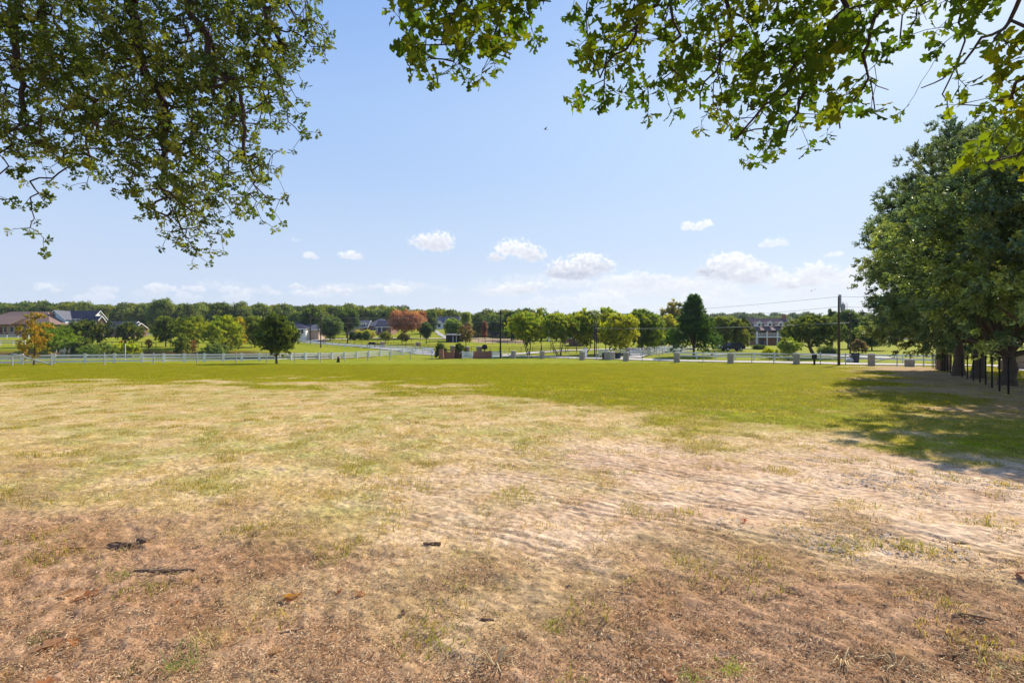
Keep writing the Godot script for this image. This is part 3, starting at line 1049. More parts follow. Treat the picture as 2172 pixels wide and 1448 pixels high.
func strew(nm: String, label: String, cat: String, meshes: Array, count: int, d0: float, d1: float, side: float, power: float, want: Callable, colour: Callable, s0: float, s1: float, sd: int) -> void:
	rng.seed = sd
	var xf := []
	var cs := []
	for m in meshes:
		xf.append([])
		cs.append(PackedColorArray())
	for i in count:
		var d := lerpf(d0, d1, pow(rng.randf(), power))
		var x := rng.randf_range(-1, 1) * (d * side + 0.5)
		var f := field(x, -d)
		if rng.randf() > want.call(x, d, f): continue
		var p := Vector3(x, H(x, -d) + relief(x, -d), -d)
		var s := rng.randf_range(s0, s1)
		var k := rng.randi() % meshes.size()
		xf[k].append(Transform3D(Basis(Vector3.UP, rng.randf() * TAU).scaled_local(Vector3(s, s * rng.randf_range(0.7, 1.25), s)), p))
		cs[k].append(colour.call(f))
	var root := Node3D.new()
	root.name = numbered(nm)
	add_child(root)
	tag(root, label, cat, "", "stuff")
	for k in meshes.size():
		if xf[k].size(): tag(many(nm, meshes[k], xf[k], cs[k], root), "", "", "", "stuff")


func make_grass() -> void:
	var g := []
	var far := []
	var dry := []
	for i in 3:
		g.append(tuft(26, 0.13, 0.03, 0.085, 0.006, 0.7, 200 + i))
		far.append(tuft(46, 0.42, 0.04, 0.11, 0.012, 0.6, 210 + i))
		dry.append(tuft(26, 0.14, 0.02, 0.06, 0.005, 1.5, 220 + i))
	var gc := func(_f): return tint(Color(0.31, 0.345, 0.006).lerp(Color(0.52, 0.40, 0.03), clampf(rng.randf_range(-0.5, 0.9), 0, 1)), rng.randf_range(0.8, 1.2), 0.0)
	strew("green_grass", "short yellow-green grass covering the far part of the field", "grass", far, 60000, 13.0, 66.0, 1.12, 0.62, func(x, d, f): return clampf(f.x * 1.1 - 0.1, 0, 1) * (1.0 if d < 52.0 else 0.5), gc, 0.8, 1.25, 301)
	strew("grass_tufts", "green grass tufts scattered through the straw and bare earth", "grass", g, 26000, 2.4, 20.0, 1.12, 0.75,
		func(x, d, f): return clampf(f.x * 0.9 + clampf(nz.get_noise_2d(x * 16.0 + 9.0, d * 16.0) * 2.6 - 0.55, 0.0, 0.6) * (1.0 - f.y * 0.55) * (1.0 - f.z * 0.55), 0.0, 1.0), 
		func(f): return tint(Color(0.33, 0.33, 0.04).lerp(Color(0.54, 0.40, 0.11), clampf(rng.randf_range(-0.3, 1.0) - f.x * 0.6, 0, 1)), rng.randf_range(0.8, 1.2), 0.0), 0.7, 1.2, 302)
	strew("dry_grass", "pale dry straw grass lying flat over the near field", "grass", dry, 52000, 3.0, 27.0, 1.12, 0.7,
		func(x, d, f): return clampf((1.0 - f.x * 0.8) * (1.0 - f.y * 0.88) * (1.0 - f.z * 0.72) * (0.75 + nz.get_noise_2d(x * 18.0, d * 18.0 + 60.0)), 0.0, 1.0),
		func(_f): return tint(Color(0.76, 0.58, 0.31).lerp(Color(0.62, 0.51, 0.20), rng.randf()), rng.randf_range(0.75, 1.15), 0.0), 0.7, 1.2, 303)
	var wood := [Color(0.52, 0.31, 0.17), Color(0.42, 0.23, 0.12), Color(0.60, 0.40, 0.23), Color(0.22, 0.11, 0.05), Color(0.34, 0.18, 0.09), Color(0.70, 0.52, 0.31)]
	var bits := []
	for i in 4: bits.append(straw_bits(90, 0.17, 0.005, 0.030, 0.0030, 230 + i, wood))
	strew("plant_litter", "broken straw, bark crumbs and leaf scraps littering the brown earth", "litter", bits, 6000, 2.3, 9.5, 1.15, 1.25,
		func(x, d, f): return clampf(0.16 + f.y * 0.9 - f.z * 0.1 + 0.35 * nz.get_noise_2d(x * 22.0, d * 22.0), 0.03, 1.0), func(_f): return Color(1, 1, 1) * rng.randf_range(0.75, 1.2), 0.7, 1.3, 304)
	var clod := []
	for i in 2: clod.append(pebbles(26, 0.2, 0.002, 0.007, 240 + i, [Color(0.50, 0.27, 0.13), Color(0.34, 0.17, 0.08), Color(0.58, 0.36, 0.20)]))
	strew("earth_crumbs", "small crumbs of brown earth on the bare ground", "earth", clod, 2500, 2.3, 9.0, 1.15, 1.2, func(_x, _d, f): return clampf(f.y * 0.9 + f.z * 0.25, 0, 1), func(_f): return Color(1, 1, 1) * rng.randf_range(0.8, 1.2), 0.7, 1.4, 305)
	var grav := []
	for i in 2: grav.append(pebbles(46, 0.22, 0.006, 0.017, 250 + i, [Color(0.62, 0.50, 0.39), Color(0.70, 0.60, 0.49), Color(0.42, 0.31, 0.22), Color(0.56, 0.42, 0.30)]))
	strew("gravel", "pale grey gravel spilled over the sandy ground near the shade of the live oaks", "gravel", grav, 1500, 3.6, 7.4, 1.15, 1.0,
		func(x, d, _f): return clampf(smoothstep(1.0, 0.2, absf(d - (6.25 - (x - 4.6) * 0.42) + nz.get_noise_2d(x * 20, d * 20) * 0.8) * 1.6) * smoothstep(3.4, 4.4, x) + 0.8 * smoothstep(0.9, 0.2, Vector2((x - 2.9) * 0.8, (d - 4.25 + (x - 2.9) * 0.35) * 2.2).length() + nz.get_noise_2d(x * 30, d * 30) * 0.6), 0.0, 1.0), func(_f): return Color(1, 1, 1) * rng.randf_range(0.75, 1.15), 0.7, 1.2, 306)


func litter_things() -> void:
	# px, py, length px, thickness m, turn, name, label
	var list := [
		[258, 1162, 52, 0.045, 0.1, "bark_chunk", "dark bark chunk lying just below the second, more tilted bark chunk"],
		[301, 1150, 40, 0.040, -0.5, "bark_chunk", "dark tilted bark chunk with a raised end beside the flatter one"],
		[917, 1155, 36, 0.030, 0.1, "bark_chunk", "single black bark chunk out in the middle of the bare earth"],
		[347, 1217, 128, 0.028, 0.02, "fallen_stick", "straight dark stick, longest on the ground, below the pair of bark chunks"],
		[617, 1339, 60, 0.013, 0.42, "fallen_stick", "thin grey stick slanting upward on the brown earth"],
		[1029, 1314, 38, 0.017, -0.15, "fallen_stick", "short black stick on the brown earth near the bottom middle"],
		[1430, 1300, 34, 0.017, -0.2, "fallen_stick", "short dark forked-looking stick right of the small pale stones"],
		[2031, 1309, 38, 0.020, 0.5, "fallen_stick", "thick brown stick tilted upward at the edge of the tyre tracks"],
		[2082, 1318, 62, 0.010, -0.45, "fallen_stick", "slender brown stick sloping down beside the thick tilted one"],
		[2008, 1383, 95, 0.011, 0.05, "fallen_stick", "bent thin stick sagging in the middle, on the shaded brown earth"],
		[578, 1427, 26, 0.018, -0.2, "fallen_stick", "stubby pale stick end at the bottom edge of the earth"],
		[830, 1247, 60, 0.007, 0.25, "fallen_stick", "wispy twig above the pale triangular stone"],
		[1320, 1262, 50, 0.007, -0.3, "fallen_stick", "wispy twig lying among dry straw right of the middle"],
		[2036, 1149, 40, 0.016, -0.15, "fallen_stick", "short dark stick out on the sandy tyre-marked ground"],
		[160, 1168, 40, 0.010, 0.0, "fallen_stick", "thin dark stick left of the bark chunks"],
		[45, 1290, 50, 0.010, 0.05, "fallen_stick", "thin brown stick near the left edge among dry leaves"]]
	for e in list:
		var p := near_hit(e[0], e[1])
		p.y += relief(p.x, p.z)
		var l: float = e[2] / F * -p.z
		var b := MB.new()
		rng.seed = int(e[0])
		var pts := PackedVector3Array()
		var rs := PackedFloat32Array()
		var chunk: bool = e[5] == "bark_chunk"
		var n := 9
		for i in n:
			var t := float(i) / (n - 1) - 0.5
			var r: float = e[3] * 0.5 * rng.randf_range(0.75, 1.2) * (0.6 if i == 0 or i == n - 1 else 1.0)
			var sag := 0.0
			if e[0] == 2008: sag = (0.5 - absf(t)) * -0.10 * l * 2.0
			pts.append(Vector3(t * l, e[3] * 0.45 + (t * 0.12 * l if chunk and e[4] < 0 else 0.0), rng.randf_range(-1, 1) * e[3] * 0.3 - sag))
			rs.append(r)
		b.tube(pts, rs, 7)
		if chunk:
			for i in 5: b.box(Vector3(rng.randf_range(-0.4, 0.4) * l, e[3] * 0.8, rng.randf_range(-0.4, 0.4) * e[3]), Vector3(l * rng.randf_range(0.15, 0.4), e[3] * 0.35, e[3] * 0.5), Basis.from_euler(Vector3(rng.randf_range(-0.3, 0.3), rng.randf_range(-0.4, 0.4), rng.randf_range(-0.2, 0.2))))
		if l > 0.14 and not chunk and e[3] < 0.025:
			b.tube(PackedVector3Array([pts[5], pts[5] + Vector3(l * 0.10, e[3], e[3] * 2.0)]), PackedFloat32Array([e[3] * 0.35, e[3] * 0.15]), 5)
		var o := part(e[5], b, self, M.dead_pale if e[0] in [617, 578, 830, 1320] else M.dead)
		o.position = p
		o.rotation.y = e[4]
		tag(o, e[6], "bark" if chunk else "stick", "bark chunks on the earth" if chunk else "sticks on the earth")
	var leaves := [
		[641, 1258, 34, Color(0.50, 0.22, 0.02), "bright orange fallen leaf lying flat on the brown earth"], [62, 1387, 42, Color(0.50, 0.27, 0.14), "big tan lobed leaf near the bottom left edge"],
		[563, 1395, 28, Color(0.52, 0.32, 0.17), "curled tan leaf near the bottom of the brown earth"], [1425, 1424, 36, Color(0.50, 0.26, 0.15), "reddish tan leaf at the very bottom of the earth"],
		[150, 1270, 40, Color(0.36, 0.15, 0.06), "rusty brown leaf in the drift of dry leaves"], [118, 1268, 30, Color(0.45, 0.24, 0.11), "brown leaf beside the rusty one in the drift"],
		[98, 1247, 26, Color(0.55, 0.36, 0.20), "pale dry leaf topmost in the drift of leaves"], [200, 1258, 30, Color(0.50, 0.29, 0.15), "dry leaf at the right end of the leaf drift"],
		[1512, 1387, 28, Color(0.55, 0.42, 0.32), "pale curled leaf with a dark edge near the bottom"], [1578, 1113, 16, Color(0.40, 0.10, 0.03), "small red leaf out on the sandy ground"],
		[712, 1266, 16, Color(0.42, 0.13, 0.04), "small red leaf right of the orange one"], [360, 1285, 14, Color(0.42, 0.15, 0.05), "tiny red leaf below the long dark stick"],
		[2158, 1219, 34, Color(0.20, 0.05, 0.03), "dark red-brown leaf by the right edge of the sandy ground"], [500, 1370, 20, Color(0.56, 0.40, 0.24), "little pale leaf by the tuft of pale straw"],
		[110, 1440, 40, Color(0.40, 0.17, 0.07), "brown leaf cut off by the bottom left edge"], [300, 1440, 34, Color(0.50, 0.33, 0.19), "tan leaf beside the dark green tuft at the bottom"], [160, 1369, 22, Color(0.46, 0.18, 0.05), "small orange-brown leaf above the big tan leaf"],
		[1705, 1384, 20, Color(0.5, 0.33, 0.2), "small tan leaf in the thin grass at the bottom right"], [780, 1268, 22, Color(0.40, 0.20, 0.10), "brown leaf left of the pale triangular stone"]]
	for e in leaves:
		var p := near_hit(e[0], e[1])
		p.y += relief(p.x, p.z) + 0.006
		rng.seed = int(e[0]) + 5
		var b := MB.new()
		b.col = e[3]
		var a := rng.randf() * TAU
		oak_leaf(b, Vector3.ZERO, Vector3(cos(a), 0.12, sin(a)).normalized(), (Vector3.UP + rdir() * 0.35).normalized(), e[2] / F * -p.z * 1.25, rng.randf_range(-0.2, 0.15))
		var o := part("fallen_leaf", b, self, M.leaf)
		o.position = p
		tag(o, e[4], "leaf", "fallen leaves on the earth")
	# single tufts and weeds that stand out on the earth
	var tufts := [[243, 1222, 0.10, 0.07, Color(0.30, 0.40, 0.05), "bright green grass tuft left of the long dark stick"], [290, 1424, 0.09, 0.05, Color(0.07, 0.15, 0.02), "dark green grass tuft at the bottom left of the earth"],
		[392, 1412, 0.10, 0.11, Color(0.28, 0.34, 0.10), "loose pale green tuft beside the dark green one"], [450, 1362, 0.11, 0.07, Color(0.66, 0.55, 0.26), "flattened clump of pale straw among brown earth"], [85, 1350, 0.08, 0.05, Color(0.16, 0.26, 0.04), "small green sprout near the left edge"],
		[970, 1178, 0.12, 0.05, Color(0.40, 0.42, 0.12), "thin green patch of grass below the black bark chunk"], [690, 1190, 0.11, 0.05, Color(0.40, 0.43, 0.12), "thin green patch of grass left of the black bark chunk"], [2140, 1428, 0.12, 0.12, Color(0.52, 0.50, 0.20), "bleached grass clump in the bottom right corner"],
		[1555, 1432, 0.07, 0.07, Color(0.36, 0.46, 0.05), "fresh green sprout at the bottom edge, right of the middle"], [1470, 1440, 0.06, 0.07, Color(0.36, 0.46, 0.05), "smaller fresh sprout left of the other at the bottom edge"], [1175, 1330, 0.05, 0.05, Color(0.42, 0.42, 0.06), "yellowish sprout right of the short black stick"], [1030, 1085, 0.10, 0.06, Color(0.42, 0.34, 0.14), "dry grass clump on the tyre-marked ground in the middle"]]
	for e in tufts:
		var p := near_hit(e[0], e[1])
		p.y += relief(p.x, p.z)
		var m := tuft(46, e[2], e[3] * 0.5, e[3] * 1.25, 0.0045, 1.1, int(e[0]))
		var q := MB.new()
		var arr := m.surface_get_arrays(0)
		q.v = arr[Mesh.ARRAY_VERTEX]; q.n = arr[Mesh.ARRAY_NORMAL]; q.ix = arr[Mesh.ARRAY_INDEX]
		for k in arr[Mesh.ARRAY_COLOR]: q.c.append(k * e[4])
		var o := part("grass_tuft", q, self, M.blade)
		o.position = p
		tag(o, e[5], "grass tuft", "grass tufts on the earth")
	for e in [[1050, 1408, 0.16, "withered weed with long tan stalks at the bottom middle"], [1905, 1418, 0.15, "withered weed with bent stalks at the bottom right"], [1790, 1412, 0.12, "thin withered runner grass near the bottom right"]]:
		var p := near_hit(e[0], e[1])
		p.y += relief(p.x, p.z)
		rng.seed = int(e[0])
		var t := thing("dry_weed", e[3], "weed", p, 0.0, "withered weeds on the earth")
		for k in 11:
			var q := MB.new()
			var a := rng.randf() * TAU
			var l: float = e[2] * rng.randf_range(0.6, 1.3)
			var o := Vector3(cos(a), 0, sin(a))
			q.tube(PackedVector3Array([Vector3(0, -0.01, 0), o * l * 0.35 + Vector3(0, l * rng.randf_range(0.15, 0.5), 0), o * l * 0.75 + Vector3(0, l * rng.randf_range(0.05, 0.4), 0) + rdir() * l * 0.1, o * l + Vector3(0, rng.randf_range(0.0, 0.2) * l, 0)]), PackedFloat32Array([0.0035, 0.003, 0.0024, 0.001]), 5)
			part("stalk", q, t, M.dry)
	for e in [[855, 1298, 14, "small tan triangular stone with a dark shaded side"], [1268, 1346, 14, "small pale pointed stone near the bottom middle"], [1205, 1246, 14, "pale crumbly stone among the dry straw"]]:
		var p := near_hit(e[0], e[1])
		p.y += relief(p.x, p.z)
		rng.seed = int(e[0])
		var s: float = e[2] / F * -p.z * 0.5
		var b := MB.new()
		var q: Array[Vector3] = []
		var q2: Array[Vector3] = []
		for k in 7:
			var dirn := Vector3(cos(k * TAU / 7), 0, sin(k * TAU / 7))
			q.append(dirn * s * rng.randf_range(0.8, 1.2) - Vector3(0, s * 0.4, 0))
			q2.append(dirn * s * rng.randf_range(0.5, 0.8) + Vector3(0, s * rng.randf_range(0.5, 0.9), 0))
		for k in 7:
			b.quad(q[(k + 1) % 7], q[k], q2[k], q2[(k + 1) % 7])
			b.tri(q2[(k + 1) % 7], q2[k], Vector3(0.2, 1.35, 0.1) * s)
		var o := part("stone", b, self, M.dead_pale)
		o.position = p
		tag(o, e[3], "stone", "small stones on the earth")


# ------------------------------------------------------------------ houses
var hp := Vector3.ZERO   # foot of the house that is being built, and its place
var hpx := 0.0
var hd := 1.0


func X(px: float) -> float: return (px - hpx) * hd / F
func Y(py: float) -> float: return EYE + (724.0 - py) * hd / F - hp.y


func house(label: String, px: float, d: float, nm := "house") -> Node3D:
	hpx = px
	hd = d
	hp = P(px, d)
	return thing(nm, label, "shed" if nm == "shed" else "house", hp)


func slab(b: MB, a: Vector3, e: Vector3, c: Vector3, d: Vector3, th := 0.14) -> void:   # roof plane, corners counter-clockwise from above
	var n := (e - a).cross(c - a).normalized() * th
	b.quad(a + n, e + n, c + n, d + n)
	b.quad(d, c, e, a)
	var q := [a, e, c, d]
	for k in 4:
		var s: Vector3 = q[k]
		var t: Vector3 = q[(k + 1) % 4]
		b.quad(s, t, t + n, s + n)


func gable(t: Node3D, x0: float, x1: float, z0: float, z1: float, eave: float, ridge: float, along: String, wall: Material, roof: Material, trim := true) -> void:
	# walls from x0 to x1 and from z0 (front) back to z1
	var w := MB.new()
	var r := MB.new()
	var trims := []
	var lo := -1.0
	var a := Vector3(x0, lo, z0); var b := Vector3(x1, lo, z0); var c := Vector3(x1, lo, z1); var d := Vector3(x0, lo, z1)
	var up := Vector3(0, eave - lo, 0)
	w.quad(a, b, b + up, a + up); w.quad(b, c, c + up, b + up); w.quad(c, d, d + up, c + up); w.quad(d, a, a + up, d + up)
	var o := 0.45
	if along == "x":
		var m := (z0 + z1) * 0.5
		var l := Vector3(x0, ridge, m)
		var g := Vector3(x1, ridge, m)
		w.tri(b + up, c + up, g); w.tri(d + up, a + up, l)
		var dy := (ridge - eave) / absf(z0 - m) * o
		slab(r, Vector3(x0 - o, eave - dy, z0 + o), Vector3(x1 + o, eave - dy, z0 + o), Vector3(x1 + o, ridge, m), Vector3(x0 - o, ridge, m))
		slab(r, Vector3(x1 + o, eave - dy, z1 - o), Vector3(x0 - o, eave - dy, z1 - o), Vector3(x0 - o, ridge, m), Vector3(x1 + o, ridge, m))
		for e in [x0 - o - 0.03, x1 + o + 0.03]:
			trims.append([Vector3(e, eave - dy, z0 + o), Vector3(e, ridge + 0.03, m), 0.06, 0.2])
			trims.append([Vector3(e, eave - dy, z1 - o), Vector3(e, ridge + 0.03, m), 0.068, 0.2])
		trims.append([Vector3(x0 - o, eave - dy - 0.02, z0 + o + 0.03), Vector3(x1 + o, eave - dy - 0.02, z0 + o + 0.03), 0.06, 0.24])
	else:
		var m := (x0 + x1) * 0.5
		var l := Vector3(m, ridge, z0)
		var g := Vector3(m, ridge, z1)
		w.tri(a + up, b + up, l); w.tri(c + up, d + up, g)
		var dy := (ridge - eave) / absf(x1 - m) * o
		slab(r, Vector3(x1 + o, eave - dy, z0 + o), Vector3(x1 + o, eave - dy, z1 - o), Vector3(m, ridge, z1 - o), Vector3(m, ridge, z0 + o))
		slab(r, Vector3(x0 - o, eave - dy, z1 - o), Vector3(x0 - o, eave - dy, z0 + o), Vector3(m, ridge, z0 + o), Vector3(m, ridge, z1 - o))
		for e in [z0 + o + 0.03, z1 - o - 0.03]:
			trims.append([Vector3(x0 - o, eave - dy, e), Vector3(m, ridge + 0.03, e), 0.06, 0.2])
			trims.append([Vector3(x1 + o, eave - dy, e), Vector3(m, ridge + 0.03, e), 0.068, 0.2])
	part("wall", w, t, wall)
	part("roof", r, t, roof)
	for e in trims:
		var q := MB.new()
		q.bar(e[0], e[1], e[2], e[3])
		part("roof_trim", q, t, M.trim)


func hip(t: Node3D, x0: float, x1: float, z0: float, z1: float, eave: float, ridge: float, wall: Material, roof: Material, peak := false) -> void:
	var w := MB.new()
	var a := Vector3(x0, -1, z0); var b := Vector3(x1, -1, z0); var c := Vector3(x1, -1, z1); var d := Vector3(x0, -1, z1)
	var up := Vector3(0, eave + 1, 0)
	w.quad(a, b, b + up, a + up); w.quad(b, c, c + up, b + up); w.quad(c, d, d + up, c + up); w.quad(d, a, a + up, d + up)
	part("wall", w, t, wall)
	var r := MB.new()
	var o := 0.5
	var m := (z0 + z1) * 0.5
	var half := minf(absf(z0 - z1) * 0.5, (x1 - x0) * 0.5)
	var l := Vector3(x0 + half, ridge, m)
	var g := Vector3(x1 - half, ridge, m)
	if peak:
		l = Vector3((x0 + x1) * 0.5 - 0.2, ridge, m)
		g = l + Vector3(0.4, 0, 0)
	var e := eave
	slab(r, Vector3(x0 - o, e, z0 + o), Vector3(x1 + o, e, z0 + o), g, l)
	slab(r, Vector3(x1 + o, e, z1 - o), Vector3(x0 - o, e, z1 - o), l, g)
	for q in [[Vector3(x1 + o, e, z0 + o), Vector3(x1 + o, e, z1 - o), g], [Vector3(x0 - o, e, z1 - o), Vector3(x0 - o, e, z0 + o), l]]:
		var n: Vector3 = (q[1] - q[0]).cross(q[2] - q[0]).normalized() * 0.14
		r.tri(q[0] + n, q[1] + n, q[2] + n)
		r.tri(q[2], q[1], q[0])
		r.quad(q[0], q[1], q[1] + n, q[0] + n)
	part("roof", r, t, roof)


func window(t: Node3D, x: float, y: float, w: float, h: float, z: float, frame: Material = null) -> void:
	var f := MB.new()
	var k := 0.10
	f.box(Vector3(x, y + h * 0.5, z), Vector3(w + k, k, 0.12)); f.box(Vector3(x, y - h * 0.5, z), Vector3(w + k * 1.8, k, 0.16))
	for s in [-1, 1]: f.box(Vector3(x + s * w * 0.5, y, z), Vector3(k, h - k, 0.12))
	f.box(Vector3(x, y, z - 0.01), Vector3(w - k, 0.05, 0.06))
	var o := part("window", f, t, frame if frame else M.trim)
	var p := MB.new()
	p.box(Vector3(x, y, z - 0.03), Vector3(w, h, 0.04))
	part("pane", p, o, M.glass)


func slabbox(nm: String, t: Node, p: Vector3, s: Vector3, m: Material) -> MeshInstance3D:
	var b := MB.new()
	b.box(p, s)
	return part(nm, b, t, m)


func dormer(t: Node3D, x: float, y0: float, y1: float, w: float, z: float, back: float, wall: Material, roof: Material) -> void:
	var b := MB.new()
	var ye := lerpf(y0, y1, 0.58)
	var h := w * 0.5
	b.quad(Vector3(x - h, y0, z), Vector3(x + h, y0, z), Vector3(x + h, ye, z), Vector3(x - h, ye, z))
	b.tri(Vector3(x - h, ye, z), Vector3(x + h, ye, z), Vector3(x, y1, z))
	for s in [-1, 1]:
		var q := [Vector3(x + s * h, y0, z), Vector3(x + s * h, y0, back), Vector3(x + s * h, ye, back), Vector3(x + s * h, ye, z)]
		if s > 0: b.quad(q[0], q[1], q[2], q[3])
		else: b.quad(q[3], q[2], q[1], q[0])
	var o := part("dormer", b, t, wall)
	var r := MB.new()
	slab(r, Vector3(x + h + 0.25, ye - 0.15, z + 0.25), Vector3(x + h + 0.25, ye - 0.15, back), Vector3(x, y1 + 0.05, back), Vector3(x, y1 + 0.05, z + 0.25), 0.1)
	slab(r, Vector3(x - h - 0.25, ye - 0.15, back), Vector3(x - h - 0.25, ye - 0.15, z + 0.25), Vector3(x, y1 + 0.05, z + 0.25), Vector3(x, y1 + 0.05, back), 0.1)
	part("dormer_roof", r, o, roof)
	for s in [-1, 1]:
		var k := MB.new()
		k.bar(Vector3(x + s * (h + 0.25), ye - 0.1, z + 0.28), Vector3(x, y1 + 0.1, z + 0.28), 0.05 + 0.008 * s, 0.2)
		part("dormer_trim", k, o, M.trim)
	var g := MB.new()
	g.box(Vector3(x, lerpf(y0, ye, 0.5), z + 0.02), Vector3(w * 0.5, (ye - y0) * 0.72, 0.05))
	part("pane", g, o, M.glass)


func make_houses() -> void:
	var t := house("long brown-roofed ranch house with a deep post-held porch at the far left", 50, 175)
	hip(t, X(-70), X(104), 0, -15, Y(688), Y(659), M.brick_pink, M.roof_brown)
	var r := MB.new()
	slab(r, Vector3(X(-60), Y(689), 4.2), Vector3(X(46), Y(689), 4.2), Vector3(X(44), Y(669), -2.5), Vector3(X(-60), Y(669), -2.5))
	part("porch_roof", r, t, M.roof_brown)
	for px in [-40, -16, 9, 37]: slabbox("porch_post", t, Vector3(X(px), Y(700), 3.8), Vector3(0.32, Y(688) - Y(712), 0.32), M.wood_brown)
	slabbox("porch_wall", t, Vector3(X(-8), Y(700), 0.3), Vector3(13, 3.8, 0.2), M.wall_tan)
	for px in [14, 27]: window(t, X(px), Y(699), 1.4, 1.7, 0.48)
	slabbox("door", t, Vector3(X(3), Y(701), 0.45), Vector3(1.1, 2.2, 0.1), M.door)
	slabbox("chimney", t, Vector3(X(75), Y(667), -6), Vector3(0.8, 2.0, 0.8), M.brick)
	slabbox("vent_pipe", t, Vector3(X(73), Y(676), -0.5), Vector3(0.25, 2.4, 0.25), M.trim)

	t = house("two-storey house with a pale blue gable and a navy roof beyond the shrubs", 150, 184)
	gable(t, X(124), X(190), -1.0, -7.2, Y(674), Y(658), "x", M.wall_white, M.roof_navy)
	gable(t, X(107), X(149), 2.2, -6.5, Y(677), Y(659), "z", M.wall_blue, M.roof_grey)
	window(t, X(127), Y(669.5), 0.8, 0.8, 2.27)
	for px in [160, 175]: window(t, X(px), Y(679), 1.1, 0.9, -0.93)
	slabbox("porch_wall", t, Vector3(X(168), Y(684), -0.8), Vector3(7.0, 0.5, 0.2), M.wall_blue)
	gable(t, X(187), X(221), 4.5, -1.0, Y(687), Y(671), "x", M.brick_pink, M.roof_navy)
	slabbox("attic_vent", t, Vector3(X(221) + 0.02, Y(681), 1.75), Vector3(0.1, 0.8, 0.35), M.wood_dark)
	window(t, X(205), Y(697), 1.2, 1.4, 4.57)

	t = house("low navy-roofed garage wing with a small end gable beside the pale blue house", 270, 180)
	gable(t, X(234), X(288), 3.0, -4.0, Y(695), Y(682), "x", M.brick_pink, M.roof_navy)
	gable(t, X(280), X(303), 5.0, -2.0, Y(697), Y(686), "x", M.brick_pink, M.roof_navy)

	t = house("grey gable of a house that peeks out above the round dark tree", 545, 205)
	gable(t, X(531), X(556), 0, -6, Y(684), Y(671.5), "z", M.wall_white, M.roof_grey)

	t = house("low white house with a blue-grey hipped roof behind the utility poles", 628, 168)
	hip(t, X(585), X(648), 0, -9, Y(697), Y(682), M.wall_white, M.roof_navy)
	gable(t, X(634), X(668), -3, -9, Y(697), Y(687), "x", M.wall_tan, M.roof_grey)
	window(t, X(641), Y(703), 0.9, 1.5, 0.07)
	window(t, X(620), Y(703), 1.2, 1.5, 0.07)
	slabbox("porch_beam", t, Vector3(X(638), Y(697.5), 0.4), Vector3(4.2, 0.25, 0.4), M.trim)
	slabbox("door", t, Vector3(X(631), Y(704), 0.06), Vector3(1.0, 2.1, 0.08), M.door)

	t = house("wide navy-roofed house with two dormers and garage doors beside the red tree", 792, 214)
	gable(t, X(757), X(780), 1.0, -7, Y(693), Y(679), "x", M.brick_pink, M.roof_grey)
	for px in [763.5, 773.5]: dormer(t, X(px), Y(691), Y(684), 1.5, 0.4, -4, M.wall_white, M.roof_navy)
	hip(t, X(772), X(830), -1.0, -11, Y(692), Y(675.5), M.brick_pink, M.roof_grey)
	gable(t, X(801), X(832), 2.6, -5, Y(692.5), Y(680), "x", M.brick_pink, M.roof_navy)
	slabbox("garage_door", t, Vector3(X(765), Y(698), 1.05), Vector3(2.0, 1.9, 0.1), M.garage_pink)
	for px in [807.5, 817.5]:
		slabbox("garage_door", t, Vector3(X(px), Y(699), 2.66), Vector3(1.35, 1.9, 0.1), M.garage_dark)
		slabbox("door_post", t, Vector3(X(px - 4.5), Y(699), 2.68), Vector3(0.25, 2.1, 0.16), M.trim)
	slabbox("door", t, Vector3(X(777), Y(699), 1.05), Vector3(1.2, 1.9, 0.1), M.wood_dark)
	for px in [787, 793]: window(t, X(px), Y(698), 0.8, 1.2, -0.93)
	gable(t, X(733), X(757), 0.5, -6, Y(692), Y(685), "x", M.wall_tan, M.roof_brown)
	slabbox("door", t, Vector3(X(735), Y(698), 0.56), Vector3(0.5, 1.8, 0.1), M.trim)

	t = house("white twin-gabled house on the rise behind the round clipped tree", 942, 264)
	gable(t, X(919), X(946), -2, -9, Y(683), Y(671.5), "x", M.wall_white, M.roof_grey)
	gable(t, X(944), X(972), -1, -10, Y(682), Y(670.5), "x", M.wall_white, M.roof_navy)
	gable(t, X(923), X(941), 1.5, -4, Y(687), Y(680), "z", M.wall_white, M.roof_navy)
	gable(t, X(943), X(957), 2.0, -4, Y(686), Y(677.5), "z", M.wall_white, M.roof_navy)
	slabbox("arched_window", t, Vector3(X(932), Y(690), 1.56), Vector3(1.5, 1.7, 0.1), M.glass)
	window(t, X(950), Y(689), 0.9, 1.5, 2.07)

	t = house("dark open-fronted horse shed with a pale post, on the near side of the riding ring", 965, 163, "shed")
	var w := MB.new()
	w.box(Vector3(X(955), 1.0, -2.0), Vector3(2.8, 2.4, 4.0)); w.box(Vector3(X(970), 1.0, -3.9), Vector3(3.4, 2.4, 0.2))
	part("wall", w, t, M.wood_dark)
	r = MB.new()
	slab(r, Vector3(X(944), 2.25, 0.8), Vector3(X(986), 2.1, 0.8), Vector3(X(986), 2.6, -4.4), Vector3(X(944), 2.75, -4.4), 0.12)
	part("roof", r, t, M.roof_grey)
	for px in [961, 968, 984]: slabbox("post", t, Vector3(X(px), 0.9, 0.4), Vector3(0.14, 2.5, 0.14), M.trim)

	t = house("grey gabled house almost hidden behind the yellow-green grove", 1222, 150)
	gable(t, X(1213), X(1240), 0, -8, Y(716), Y(701), "z", M.brick_dark, M.roof_grey)
	window(t, X(1224), Y(719), 0.9, 1.3, 0.07)
	t = house("dark house with white posts seen under the airy tree beside the cypress", 1413, 200)
	gable(t, X(1392), X(1436), 0, -8, Y(704), Y(694), "x", M.brick_dark, M.roof_navy)
	for px in [1403, 1409, 1416]: slabbox("porch_post", t, Vector3(X(px), Y(708), 0.6), Vector3(0.3, 2.2, 0.3), M.trim)

